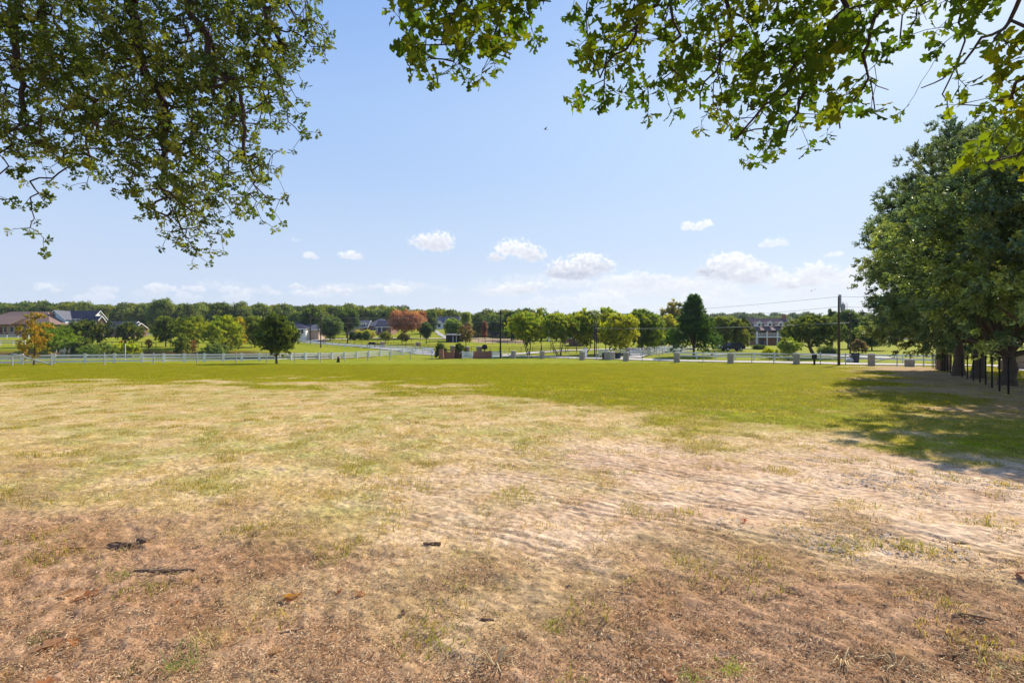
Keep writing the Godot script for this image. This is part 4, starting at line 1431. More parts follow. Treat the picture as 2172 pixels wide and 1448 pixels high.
	t = house("red brick house with three white dormers and a two-level white porch", 1648, 169)
	gable(t, X(1605), X(1692), -2.6, -13, Y(703), Y(673.5), "x", M.brick, M.roof_mauve)
	r = MB.new()
	slab(r, Vector3(X(1603), Y(701), 0.3), Vector3(X(1694), Y(701), 0.3), Vector3(X(1694), Y(694), -3.6), Vector3(X(1603), Y(694), -3.6))
	part("porch_roof", r, t, M.roof_mauve)
	for px in [1618.5, 1641.5, 1665]: dormer(t, X(px), Y(691), Y(681), 1.6, -2.4, -7.0, M.trim, M.roof_mauve)
	slabbox("balcony_floor", t, Vector3(X(1648.5), Y(714.5), -1.2), Vector3(X(1692) - X(1605), 0.35, 2.7), M.trim)
	for px in [1606.5, 1628, 1650, 1671, 1690]:
		slabbox("column", t, Vector3(X(px), (Y(735) + Y(702)) * 0.5, -0.15), Vector3(0.30, Y(702) - Y(735), 0.30), M.trim)
	slabbox("balcony_rail", t, Vector3(X(1648.5), Y(708.5), -0.05), Vector3(X(1692) - X(1605), 0.10, 0.08), M.trim)
	for i in 44: slabbox("baluster", t, Vector3(lerpf(X(1606), X(1691), i / 43.0), Y(711), -0.05), Vector3(0.05, 0.75, 0.05), M.trim)
	for px in [1616, 1622, 1659, 1678]: window(t, X(px), Y(706), 0.8, 1.3, -2.53)
	for px in [1614, 1659, 1678]: window(t, X(px), Y(723), 0.9, 1.7, -2.53)
	slabbox("door", t, Vector3(X(1625), Y(725), -2.55), Vector3(1.1, 2.1, 0.1), M.garage_dark)
	slabbox("chimney", t, Vector3(X(1691), Y(673), -8.0), Vector3(0.9, 2.4, 1.2), M.brick)

	t = thing("privacy_fence", "black board fence screening the back of the sandy riding ring", "fence", P(1046, 205))
	hp = t.position; hpx = 1046; hd = 205
	for i in 46:
		var px := 1000.0 + i * 2.04
		var x := X(px)
		var zz := -3.0 * sin(i * 0.05)
		var gy := H(hp.x + x, hp.z + zz) - hp.y
		slabbox("board", t, Vector3(x, gy + 1.05, zz), Vector3(0.36, 2.4 + 0.05 * (i % 3), 0.05), M.wood_brown if i > 12 and i < 18 else M.wood_dark)


# ------------------------------------------------------------------ fences, posts, wires
func on_line(pts: Array, step: float) -> PackedVector3Array:   # places every step metres along a line of [px, depth] corners
	var c := []
	for p in pts: c.append(P(p[0], p[1]))
	var out := PackedVector3Array()
	for i in c.size() - 1:
		var n := maxi(roundi(c[i].distance_to(c[i + 1]) / step), 1)
		for k in n:
			var q: Vector3 = c[i].lerp(c[i + 1], float(k) / n)
			out.append(Vector3(q.x, H(q.x, q.z), q.z))
	out.append(c[-1])
	return out


var shared := {}


func box_mesh(s: Vector3, m: Material) -> ArrayMesh:
	var k := str(s) + str(m.get_instance_id())
	if not shared.has(k):
		var b := MB.new()
		b.box(Vector3.ZERO, s)
		shared[k] = b.mesh(m)
	return shared[k]


func round_mesh(r: float, h: float, m: Material) -> ArrayMesh:
	var k := "r%s %s %s" % [r, h, m.get_instance_id()]
	if not shared.has(k):
		var b := MB.new()
		b.tube(PackedVector3Array([Vector3(0, -0.2, 0), Vector3(0, h, 0)]), PackedFloat32Array([r, r]), 8)
		shared[k] = b.mesh(m)
	return shared[k]


func put(nm: String, m: Mesh, parent: Node, at: Vector3, turn := 0.0) -> MeshInstance3D:
	var o := part(nm, m, parent)
	o.position = at
	o.rotation.y = turn
	return o


func rail_fence(label: String, pts: Array, step: float, h: float, rails: Array, m: Material, pw: float, rw: float, group := "") -> Node3D:
	var l := on_line(pts, step)
	var t := thing("rail_fence", label, "fence", l[0], 0.0, group)
	var pm := box_mesh(Vector3(pw, h + 0.3, pw), m)
	var capm := box_mesh(Vector3(pw * 1.2, 0.05, pw * 1.2), m)
	for i in l.size():
		var yaw := 0.0
		var nx := l[mini(i + 1, l.size() - 1)] - l[maxi(i - 1, 0)]
		yaw = atan2(-nx.z, nx.x)
		var post := put("post", pm, t, l[i] - l[0] + Vector3(0, h * 0.5 - 0.15, 0), yaw)
		if pw > 0.12: put("post_cap", capm, post, Vector3(0, h * 0.5 + 0.175, 0))
		if i < l.size() - 1:
			var dirn := (l[i + 1] - l[i]).normalized() * pw * 0.5
			for r in rails:
				var b := MB.new()
				b.bar(l[i] - l[0] + dirn + Vector3(0, r, 0), l[i + 1] - l[0] - dirn + Vector3(0, r, 0), rw, pw if pw < 0.12 else 0.21)
				part("rail", b, t, m)
	return t


func wire_fence(label: String, pts: Array, step: float, h: float, r: float, m: Material, wires: Array, braces := []) -> Node3D:
	var l := on_line(pts, step)
	var t := thing("wire_fence", label, "fence", l[0])
	var pm := round_mesh(r, h, m)
	for i in l.size(): put("post", pm, t, l[i] - l[0])
	for w in wires:
		var p := PackedVector3Array()
		var rr := PackedFloat32Array()
		for q in l:
			p.append(q - l[0] + Vector3(0, w, 0)); rr.append(0.006)
		var b := MB.new()
		b.tube(p, rr, 4, false)
		part("wire", b, t, M.wire)
	for e in braces:
		var b := MB.new()
		b.tube(PackedVector3Array([P(e[0], e[1]) - l[0] + Vector3(0, e[2], 0), P(e[3], e[4]) - l[0] + Vector3(0, e[5], 0)]), PackedFloat32Array([r, r]), 8)
		part("brace", b, t, m)
	return t


func pillar(label: String, px: float, d: float, w: float, h: float, m: Material, group := "") -> Node3D:
	var t := thing("stone_pillar", label, "pillar", P(px, d), -0.6, group)
	var b := MB.new()
	rng.seed = int(px)
	b.box(Vector3(0, h * 0.5 - 0.2, 0), Vector3(w, h + 0.3, w))
	part("shaft", b, t, m)
	b = MB.new()
	b.box(Vector3(0, h + 0.0, 0), Vector3(w * 1.16, 0.10, w * 1.16))
	b.box(Vector3(0, h + 0.08, 0), Vector3(w * 1.0, 0.08, w * 1.0))
	part("cap", b, t, M.cap)
	# rough stones standing a little proud of the shaft
	for c in int(h / 0.3):
		for s in 4:
			for k in 2:
				if rng.randf() < 0.2: continue
				var o := (k - 0.5) * w * 0.5 * rng.randf_range(0.8, 1.1)
				var f := w * 0.5 + 0.012
				var sz := Vector3(w * 0.44 * rng.randf_range(0.75, 1.0), 0.25 * rng.randf_range(0.7, 1.0), 0.05)
				var p := Vector3(o, 0.17 + c * 0.3, f)
				var q := MB.new()
				q.box(Vector3.ZERO, sz)
				var st := part("stone", box_mesh(Vector3(snappedf(sz.x, 0.05), snappedf(sz.y, 0.05), 0.05), m), t)
				st.transform = Transform3D(Basis(Vector3.UP, s * PI / 2), Basis(Vector3.UP, s * PI / 2) * p)
	return t


func utility_pole(label: String, px: float, d: float, top: float, r := 0.15, m: Material = null) -> Node3D:
	var t := thing("utility_pole", label, "utility pole", P(px, d))
	var h: float = EYE + (724.0 - top) * d / F - t.position.y
	var b := MB.new()
	b.tube(PackedVector3Array([Vector3(0, -0.4, 0), Vector3(0, h * 0.5, 0), Vector3(0, h, 0)]), PackedFloat32Array([r, r * 0.86, r * 0.7]), 10)
	part("shaft", b, t, m if m else M.pole)
	b = MB.new()
	b.tube(PackedVector3Array([Vector3(0, h, 0), Vector3(0, h + 0.12, 0), Vector3(0, h + 0.25, 0)]), PackedFloat32Array([0.05, 0.075, 0.04]), 8)
	part("insulator", b, t, M.steel)
	return t


func wire(label: String, a: Vector3, e: Vector3, sag: float, r := 0.016, m: Material = null) -> void:
	var b := MB.new()
	var p := PackedVector3Array()
	var rr := PackedFloat32Array()
	for i in 25:
		var q := i / 24.0
		p.append(a.lerp(e, q) - a - Vector3(0, sag * 4.0 * q * (1.0 - q), 0)); rr.append(r)
	b.tube(p, rr, 5, false)
	var o := part("overhead_wire", b, self, m if m else M.wire)
	o.position = a
	tag(o, label, "wire", "overhead wires between the utility poles")


func strip(nm: String, label: String, pts: Array, w0: float, w1: float, m: Material, lift: float) -> void:
	var l := on_line(pts, 2.0)
	var c := smooth(Array(l), 2.0)
	var b := MB.new()
	var n := 5
	for i in c.size():
		var t := (c[mini(i + 1, c.size() - 1)] - c[maxi(i - 1, 0)]).normalized()
		var s := t.cross(Vector3.UP).normalized() * lerpf(w0, w1, float(i) / c.size()) * 0.5
		for k in n:
			var p := c[i] + s * (2.0 * k / (n - 1) - 1.0)
			b.v.append(Vector3(p.x, H(p.x, p.z) + lift, p.z)); b.n.append(Vector3.UP); b.c.append(Color.WHITE)
	for i in c.size() - 1:
		for k in n - 1:
			var q := i * n + k
			b.ix.append_array(PackedInt32Array([q, q + n, q + 1, q + 1, q + n, q + n + 1]))
	tag(part(nm, b, self, m), label, nm.replace("_", " "), "", "structure")


func make_roads() -> void:
	strip("road", "pale concrete road passing behind the stone pillars", [[2500, 52.0], [2172, 55.0], [1850, 60.5], [1690, 65.0], [1550, 69.0], [1436, 74.0], [1328, 80.0], [1235, 86.0], [1150, 94.0], [1085, 98.0], [1010, 102.0], [940, 106.0], [880, 113.0]], 5.0, 5.0, M.concrete, 0.09)
	strip("road", "pale lane running back past the white fence towards the houses", [[935, 108.0], [870, 119.0], [790, 133.0], [715, 145.0], [655, 158.0], [610, 165.0], [560, 168.0]], 5.0, 5.5, M.asphalt, 0.12)
	strip("driveway", "curving pale driveway up to the wide house with garages", [[655, 158.0], [680, 172.0], [730, 178.0], [800, 190.0], [860, 188.0], [950, 190.0]], 4.0, 4.0, M.concrete, 0.15)
	strip("driveway", "pale driveway climbing to the twin-gabled house", [[950, 190.0], [935, 215.0], [925, 240.0], [915, 257.0]], 2.2, 2.2, M.asphalt, 0.15)
	strip("driveway", "driveway of the low white house behind the poles", [[655, 158.0], [640, 163.0], [590, 164.5], [520, 165.0]], 3.0, 3.0, M.concrete, 0.19)
	strip("driveway", "pale drive crossing the pasture beyond the gate", [[1060, 103.0], [1130, 112.0], [1200, 122.0], [1300, 128.0], [1420, 128.0]], 4.0, 4.0, M.concrete, 0.14)
	strip("driveway", "drive with white fences leading off beside the cypress", [[1335, 83.0], [1360, 95.0], [1400, 110.0], [1450, 122.0], [1600, 128.0]], 3.5, 3.5, M.concrete, 0.17)
	strip("driveway", "sandy drive in front of the brick house", [[1500, 92.0], [1560, 93.0], [1640, 92.0], [1760, 86.0], [1900, 78.0]], 4.5, 4.5, M.concrete, 0.12)
	strip("driveway", "pale driveway beyond the live oaks", [[2700, 20.0], [2500, 26.0], [2330, 33.0], [2230, 42.0], [2170, 52.0]], 4.5, 4.5, M.concrete, 0.10)
	var b := MB.new()
	b.t = PackedVector2Array()
	for k in 48:
		var a := TAU * k / 48
		var a2 := TAU * (k + 1) / 48
		b.tri(POND, POND + Vector3(cos(a) * 46, 0, -sin(a) * 14), POND + Vector3(cos(a2) * 46, 0, -sin(a2) * 14))
	for i in b.n.size(): b.n[i] = Vector3.UP
	tag(part("pond_water", b, self, M.water), "still pond in the hollow behind the white fence", "water", "", "structure")


func make_fences() -> void:
	wire_fence("wire field fence on thin grey posts before the white fence, with a slanting brace", [[-260, 52], [25, 56], [108, 57.6], [325, 62], [500, 68], [730, 80], [870, 88], [960, 92]], 4.4, 1.42, 0.066, M.galv, [0.25, 0.55, 0.85, 1.15, 1.4], [[25, 56, 1.35, 108, 57.6, 0.1], [961, 92, 0.1, 982, 91, 1.35]])
	rail_fence("long white three-rail fence along the pond and pasture on the left", [[-330, 55], [45, 61], [300, 68], [390, 72], [585, 80.5], [730, 92], [830, 102], [918, 111]], 2.75, 1.22, [0.3, 0.68, 1.05], M.white, 0.25, 0.05)
	rail_fence("white fence along the far side of the pale lane", [[920, 116], [830, 123], [745, 129], [680, 139], [625, 150]], 2.9, 1.05, [0.5, 0.9], M.white, 0.13, 0.05)
	rail_fence("short white gate fence of four rails between the brick walls", [[981, 90.5], [1002, 90]], 2.0, 1.25, [0.25, 0.55, 0.85, 1.12], M.white, 0.16, 0.06)
	rail_fence("short white fence panel between the brick wall and the tall pole", [[1044, 90], [1064, 89.5]], 1.7, 1.2, [0.3, 0.6, 0.9, 1.1], M.white, 0.12, 0.05)
	wire_fence("wire fence on grey posts running between the stone pillars", [[1064, 88.5], [1150, 85], [1235, 78], [1328, 73], [1436, 68], [1550, 64], [1690, 61], [1850, 57], [1960, 54]], 2.75, 1.35, 0.05, M.galv, [0.3, 0.6, 0.9, 1.2], [[1066, 88.4, 1.35, 1087, 87.6, 0.35], [1854, 56.8, 0.4, 1900, 55.7, 1.0]])
	rail_fence("white two-rail fence on the far side of the concrete road", [[1440, 80.0], [1560, 75.5], [1600, 74.5], [1690, 71.0], [1850, 66.0], [1985, 62.0]], 2.6, 1.15, [0.5, 0.95], M.white, 0.14, 0.05)
	rail_fence("white fence climbing beside the drive that leaves the road near the bins", [[1271, 91], [1330, 100], [1390, 110], [1445, 121]], 2.6, 1.2, [0.35, 0.7, 1.05], M.white, 0.14, 0.05)
	rail_fence("second white fence along the lower side of the drive beside the cypress", [[1338, 86], [1380, 90], [1440, 100], [1470, 112]], 2.6, 1.2, [0.35, 0.7, 1.05], M.white, 0.14, 0.05)
	rail_fence("far white fence on the lawn before the brown-roofed ranch house", [[-120, 158], [-10, 160], [60, 162]], 3.0, 1.2, [0.5, 1.0], M.white, 0.16, 0.06)
	rail_fence("weathered pale fence across the pasture behind the orange tree", [[-140, 122], [0, 124], [52, 124]], 3.6, 1.25, [0.65, 1.15], M.cap, 0.16, 0.06)
	rail_fence("brown pipe fence along the pasture where the horse grazes", [[590, 152], [690, 146], [800, 137], [925, 124]], 2.6, 1.15, [0.65, 1.12], M.rust, 0.08, 0.06)
	rail_fence("brown pipe fence at the top of the pasture below the garages", [[690, 168], [800, 163], [930, 152]], 3.2, 1.15, [1.1], M.rust, 0.08, 0.06)
	rail_fence("brown pipe fence round the sandy riding ring", [[1015, 162], [1060, 158], [1110, 160], [1128, 175]], 2.6, 1.3, [0.6, 1.25], M.rust, 0.09, 0.06)
	rail_fence("dark pipe fence crossing the green beyond the gate pillars", [[880, 118], [1000, 116], [1080, 114], [1130, 116], [1240, 122]], 2.4, 1.3, [0.4, 0.85, 1.25], M.rust, 0.08, 0.06)
	rail_fence("pipe fence across the lawn behind the light green grove", [[1120, 106], [1200, 108], [1270, 110]], 3.0, 1.2, [0.6, 1.15], M.rust, 0.08, 0.06)
	rail_fence("dark rail fence before the pond bank behind the shrubs", [[205, 118], [300, 119], [420, 120], [560, 120]], 3.0, 1.2, [1.1], M.rust, 0.10, 0.06)
	rail_fence("white paddock fence on the slope below the dark wood", [[300, 185], [345, 186]], 2.6, 1.2, [0.5, 0.85, 1.15], M.white, 0.14, 0.05)
	# dark iron fence under the live oaks
	var l := on_line([[1978, 50.5], [2032, 33], [2080, 25.5], [2140, 18.4], [2290, 16.0], [2700, 13.0]], 2.2)
	var t := thing("iron_fence", "black iron post fence running in the shade under the live oaks", "fence", l[0])
	var pm := round_mesh(0.032, 1.3, M.iron)
	var km := box_mesh(Vector3(0.10, 0.05, 0.10), M.iron)
	for i in l.size():
		var po := put("post", pm, t, l[i] - l[0])
		put("post_cap", km, po, Vector3(0, 1.32, 0))
		if i < l.size() - 1:
			for h in [0.15, 0.5, 0.85, 1.2]:
				var b := MB.new()
				b.tube(PackedVector3Array([l[i] - l[0] + Vector3(0, h, 0), l[i + 1] - l[0] + Vector3(0, h, 0)]), PackedFloat32Array([0.006, 0.006]), 4, false)
				part("wire", b, t, M.iron)
	# stone pillars
	var where := [[1089, 88.5, "first beside the tall pole"], [1150, 85, "second from the tall pole, with the yellow-green grove behind"], [1235, 78, "with a white post showing above it"], [1328, 73, "right of the low wide stone block and bins"], [1436, 68, "just left of the cypress"], [1550, 64, "right of the cypress, before the small cars"], [1690, 61, "before the big live oak on the lawn"], [1849, 57, "just right of the transformer pole, under drooping leaves"], [1930, 54.5, "in the edge of the live oaks' shade"]]
	for e in where:
		pillar("square grey stone pillar with a pale cap in the wire fence, %s" % e[2], e[0], e[1], 0.62 if e[0] < 1900 else 0.8, 1.24 if e[0] < 1900 else 0.7, M.stone, "stone pillars along the road")
	pillar("low wide stone block between two dark bins", 1293, 79, 1.25, 1.15, M.stone)
	pillar("tall pale stone pillar standing behind the iron fence posts", 2003, 47, 1.0, 1.5, M.stone_warm)
	pillar("broad tan stone pillar at the drive beyond the last live oak trunk", 2150, 45, 1.7, 1.5, M.stone_warm)
	pillar("slim white-topped pillar behind the fence at the grove", 1241, 86, 0.5, 1.6, M.trim)
	pillar("dark stone pillar at the foot of the white-fenced drive", 1335, 88, 0.6, 1.5, M.stone)
	pillar("stone pillar beside the white-fenced drive near the cypress", 1377, 93, 0.6, 1.35, M.stone)
	pillar("tan stone gate pillar behind the left shrub of the gate", 959.5, 97, 0.6, 2.1, M.stone_warm, "tan pillars of the brick gate")
	pillar("tan stone gate pillar behind the white gate rails", 991, 96, 0.62, 1.9, M.stone_warm, "tan pillars of the brick gate")
	pillar("tan stone gate pillar beside the black letter box", 1016.5, 95, 0.75, 1.95, M.stone_warm, "tan pillars of the brick gate")
	pillar("lone stone pillar near the bend of the pale lane", 687, 150, 0.6, 1.2, M.stone_warm)
	pillar("lone stone pillar in the pasture right of the horse", 811, 133, 0.8, 1.35, M.stone_warm)
	pillar("lone weathered stone pillar in the pasture below the round clipped tree", 887, 140, 0.9, 0.95, M.stone_warm)
	# brick gate
	for e in [[936, 89.5, 0.75, 1.65, "brick gate pillar left of the low brick wall"], [1040, 90.5, 0.5, 1.25, "brick end pillar at the right of the brick wall"], [961, 91, 0.45, 1.6, "thin brick pillar between the low wall and the dark gate board"]]:
		var o := thing("brick_pillar", e[4], "pillar", P(e[0], e[1]))
		slabbox("shaft", o, Vector3(0, e[3] * 0.5 - 0.1, 0), Vector3(e[2], e[3] + 0.2, e[2]), M.brick)
		slabbox("cap", o, Vector3(0, e[3] + 0.05, 0), Vector3(e[2] + 0.12, 0.1, e[2] + 0.12), M.brick_pink)
	for e in [[951, 91, 1.35, 1.1, M.brick, "low brick wall between the gate pillar and the dark gate board", "brick_wall"], [1021.5, 90.8, 3.1, 1.15, M.brick, "brick garden wall right of the white gate, topped with paler bricks", "brick_wall"], [972, 91.5, 1.5, 1.3, M.wood_dark, "dark board gate between the brick wall and the white gate", "board_gate"]]:
		var o := thing(e[6], e[5], "gate" if e[6] == "board_gate" else "wall", P(e[0], e[1]))
		slabbox("wall_body", o, Vector3(0, e[3] * 0.5 - 0.1, 0), Vector3(e[2], e[3] + 0.2, 0.3), e[4])
		if e[6] == "brick_wall": slabbox("coping", o, Vector3(0, e[3] + 0.04, 0), Vector3(e[2] + 0.05, 0.09, 0.36), M.brick_pink)
		else:
			for k in 5: slabbox("board", o, Vector3((k - 2) * 0.29, e[3] * 0.5, 0.17), Vector3(0.26, e[3], 0.03), M.wood_brown)


func make_poles() -> void:
	var a := utility_pole("brown utility pole with a grey transformer, standing in the grass before the live oaks", 1780, 58, 629, 0.15)
	var b := MB.new()
	b.tube(PackedVector3Array([Vector3(0.42, 6.15, 0.05), Vector3(0.42, 6.2, 0.05), Vector3(0.42, 6.85, 0.05), Vector3(0.42, 6.95, 0.05)]), PackedFloat32Array([0.20, 0.24, 0.24, 0.16]), 14)
	var tr := part("transformer", b, a, M.steel)
	b = MB.new()
	b.box(Vector3(0.18, 6.6, 0.05), Vector3(0.2, 0.08, 0.08)); b.tube(PackedVector3Array([Vector3(0.42, 6.95, 0.05), Vector3(0.44, 7.2, 0.05)]), PackedFloat32Array([0.05, 0.03]), 6)
	part("bracket", b, tr, M.iron)
	b = MB.new()
	b.tube(PackedVector3Array([Vector3(0, 6.95, 0), Vector3(0.55, 7.05, 0), Vector3(0.95, 7.0, 0.0), Vector3(0.9, 6.3, 0)]), PackedFloat32Array([0.02, 0.02, 0.02, 0.02]), 5)
	part("service_wire", b, a, M.wire)
	b = MB.new()
	b.tube(PackedVector3Array([Vector3(0.10, 6.5, 0.1), Vector3(0.1, 8.0, 0.08)]), PackedFloat32Array([0.13, 0.11]), 8)
	part("sleeve", b, a, M.steel)
	var p2 := utility_pole("slim dark pole beyond the road, right of the transformer pole", 1804, 75, 660, 0.11)
	var p4 := utility_pole("tall dark utility pole at the corner of the field by the brick wall", 1061.5, 89, 659, 0.15, M.iron)
	b = MB.new()
	b.tube(PackedVector3Array([Vector3(0, 7.6, 0), Vector3(0.5, 7.25, 0)]), PackedFloat32Array([0.04, 0.05]), 6)
	part("insulator_arm", b, p4, M.steel)
	var p5 := utility_pole("dark utility pole rising out of the yellow-green grove", 1261.5, 94, 669, 0.12)
	var p5b := utility_pole("thinner second pole close beside the one in the grove", 1265, 95, 672, 0.08)
	var p1 := utility_pole("weathered pole at the edge of the lane, nearest the low white house", 658, 148, 671, 0.17)
	var q1 := utility_pole("dark pole standing in the lawn before the lane", 680, 128, 667, 0.15)
	var p3 := utility_pole("pole in the pasture before the wide house with garages", 737, 152, 673, 0.17)
	var p8 := utility_pole("pale pole among the dark trees behind the garage wing", 270, 232, 653, 0.2, M.trim)
	utility_pole("pale pole behind the yellow-green grove", 1164, 190, 666, 0.25, M.trim)
	utility_pole("pale pole in the wood above the ranch house", 58, 245, 640, 0.2, M.trim)
	var top := func(o: Node3D, px: float, py: float, d: float): return Vector3(o.position.x, EYE + (724.0 - py) * d / F, o.position.z)
	var t1: Vector3 = top.call(a, 1780, 629, 58)
	var t2: Vector3 = top.call(a, 1780, 650, 58)
	var g1: Vector3 = top.call(p5, 1262, 669, 94)
	wire("top wire from the transformer pole down to the pole in the grove", t1, g1, 0.25)
	wire("lower wire from the transformer pole across the brick house roof", t2, top.call(p5, 1262, 676, 94), 0.6)
	wire("top wire from the transformer pole into the live oaks", t1, aim(2330, 612, 46), 0.3)
	wire("lower wire from the transformer pole into the live oaks", t2, aim(2330, 646, 46), 0.3)
	wire("thick pale cable from the slim pole past the cypress to the grove", top.call(p2, 1804, 684, 75), top.call(p5, 1262, 696, 94), 0.35, 0.035, M.cable)
	wire("service wire from the transformer pole to the slim pole", Vector3(t2.x + 0.9, t2.y, t2.z), top.call(p2, 1804, 662, 75), 0.5)
	wire("wire from the grove to the tall corner pole", g1, top.call(p4, 1061, 659, 89), 0.4)
	wire("wire from the corner pole to the pasture pole", top.call(p4, 1061, 659, 89), top.call(p3, 737, 674, 152), 0.6, 0.02)
	wire("upper wire between the lane pole and the pasture pole", top.call(p1, 658, 674, 148), top.call(p3, 737, 674, 152), 0.3, 0.02, M.cable)
	wire("lower wire from the lawn pole across the front of the red tree", top.call(q1, 680, 683, 128), top.call(p4, 1061, 682, 89), 0.3, 0.02, M.cable)
	wire("wire from the pasture pole to the red tree", top.call(p3, 737, 674, 152), aim(920, 674, 150), 0.1, 0.02, M.cable)
	# lamp post by the pond
	var t := thing("lamp_post", "slim white lamp post with a dark lantern behind the white fence", "lamp post", P(265, 74))
	b = MB.new()
	b.tube(PackedVector3Array([Vector3(0, -0.2, 0), Vector3(0, 2.6, 0)]), PackedFloat32Array([0.05, 0.04]), 8)
	part("post", b, t, M.trim)
	b = MB.new()
	b.tube(PackedVector3Array([Vector3(0, 2.6, 0), Vector3(0, 2.68, 0), Vector3(0, 2.95, 0), Vector3(0, 3.1, 0)]), PackedFloat32Array([0.06, 0.12, 0.15, 0.03]), 8)
	part("lantern", b, t, M.iron)


# ------------------------------------------------------------------ vehicles, animals, odds and ends
func car(nm: String, label: String, cat: String, px: float, d: float, turn: float, paint: Material, pickup: bool) -> void:
	var t := thing(nm, label, cat, P(px, d) + Vector3(0, 0.15, 0), turn)
	var prof := [Vector2(-2.5, 0.45), Vector2(-2.55, 0.95), Vector2(-1.5, 1.08), Vector2(-0.9, 1.12), Vector2(2.35, 1.10), Vector2(2.5, 0.95), Vector2(2.5, 0.45), Vector2(1.95, 0.40), Vector2(1.75, 0.75), Vector2(1.3, 0.75), Vector2(1.1, 0.38), Vector2(-1.0, 0.38), Vector2(-1.2, 0.75), Vector2(-1.7, 0.75), Vector2(-1.9, 0.40)]
	var cab := [Vector2(-1.0, 1.08), Vector2(-0.35, 1.72), Vector2(0.9, 1.75), Vector2(1.05, 1.08)] if pickup else [Vector2(-1.1, 1.08), Vector2(-0.4, 1.70), Vector2(1.8, 1.72), Vector2(2.3, 1.08)]
	for e in [["body", prof, 0.9, paint], ["cabin", cab, 0.78, paint]]:
		var pts := PackedVector2Array(e[1])
		var tri := Geometry2D.triangulate_polygon(pts)
		var b := MB.new()
		for s in [-1.0, 1.0]:
			for k in range(0, tri.size(), 3):
				var q := [pts[tri[k]], pts[tri[k + 1]], pts[tri[k + 2]]]
				var z: float = e[2] * s
				var v0 := Vector3(q[0].x, q[0].y, z); var v1 := Vector3(q[1].x, q[1].y, z); var v2 := Vector3(q[2].x, q[2].y, z)
				if (v1 - v0).cross(v2 - v0).z * s > 0: b.tri(v0, v1, v2)
				else: b.tri(v0, v2, v1)
		for k in pts.size():
			var p := pts[k]
			var q := pts[(k + 1) % pts.size()]
			b.quad(Vector3(p.x, p.y, -e[2]), Vector3(p.x, p.y, e[2]), Vector3(q.x, q.y, e[2]), Vector3(q.x, q.y, -e[2]))
		part(e[0], b, t, e[3])
	for s in [-1.0, 1.0]:
		var b := MB.new()
		var x1 := 0.85 if pickup else 1.75
		b.quad(Vector3(-0.8, 1.14, 0.79 * s), Vector3(x1, 1.14, 0.79 * s), Vector3(x1 - 0.12, 1.64, 0.79 * s), Vector3(-0.35, 1.64, 0.79 * s))
		part("side_window", b, t, M.glass)
		for x in [-1.45, 1.52]:
			b = MB.new()
			b.tube(PackedVector3Array([Vector3(x, 0.36, 0.70 * s), Vector3(x, 0.36, 0.92 * s)]), PackedFloat32Array([0.38, 0.38]), 16)
			var wh := part("wheel", b, t, M.tyre)
			b = MB.new()
			b.tube(PackedVector3Array([Vector3(x, 0.36, 0.90 * s), Vector3(x, 0.36, 0.94 * s)]), PackedFloat32Array([0.22, 0.2]), 12)
			part("rim", b, wh, M.rim)
	var bw := MB.new()
	bw.quad(Vector3(-0.96, 1.14, 0.68), Vector3(-0.96, 1.14, -0.68), Vector3(-0.42, 1.68, -0.66), Vector3(-0.42, 1.68, 0.66))
	part("windscreen", bw, t, M.glass)
	for s in [-1, 1]: slabbox("headlight", t, Vector3(-2.53, 0.82, 0.62 * s), Vector3(0.06, 0.16, 0.32), M.trim)


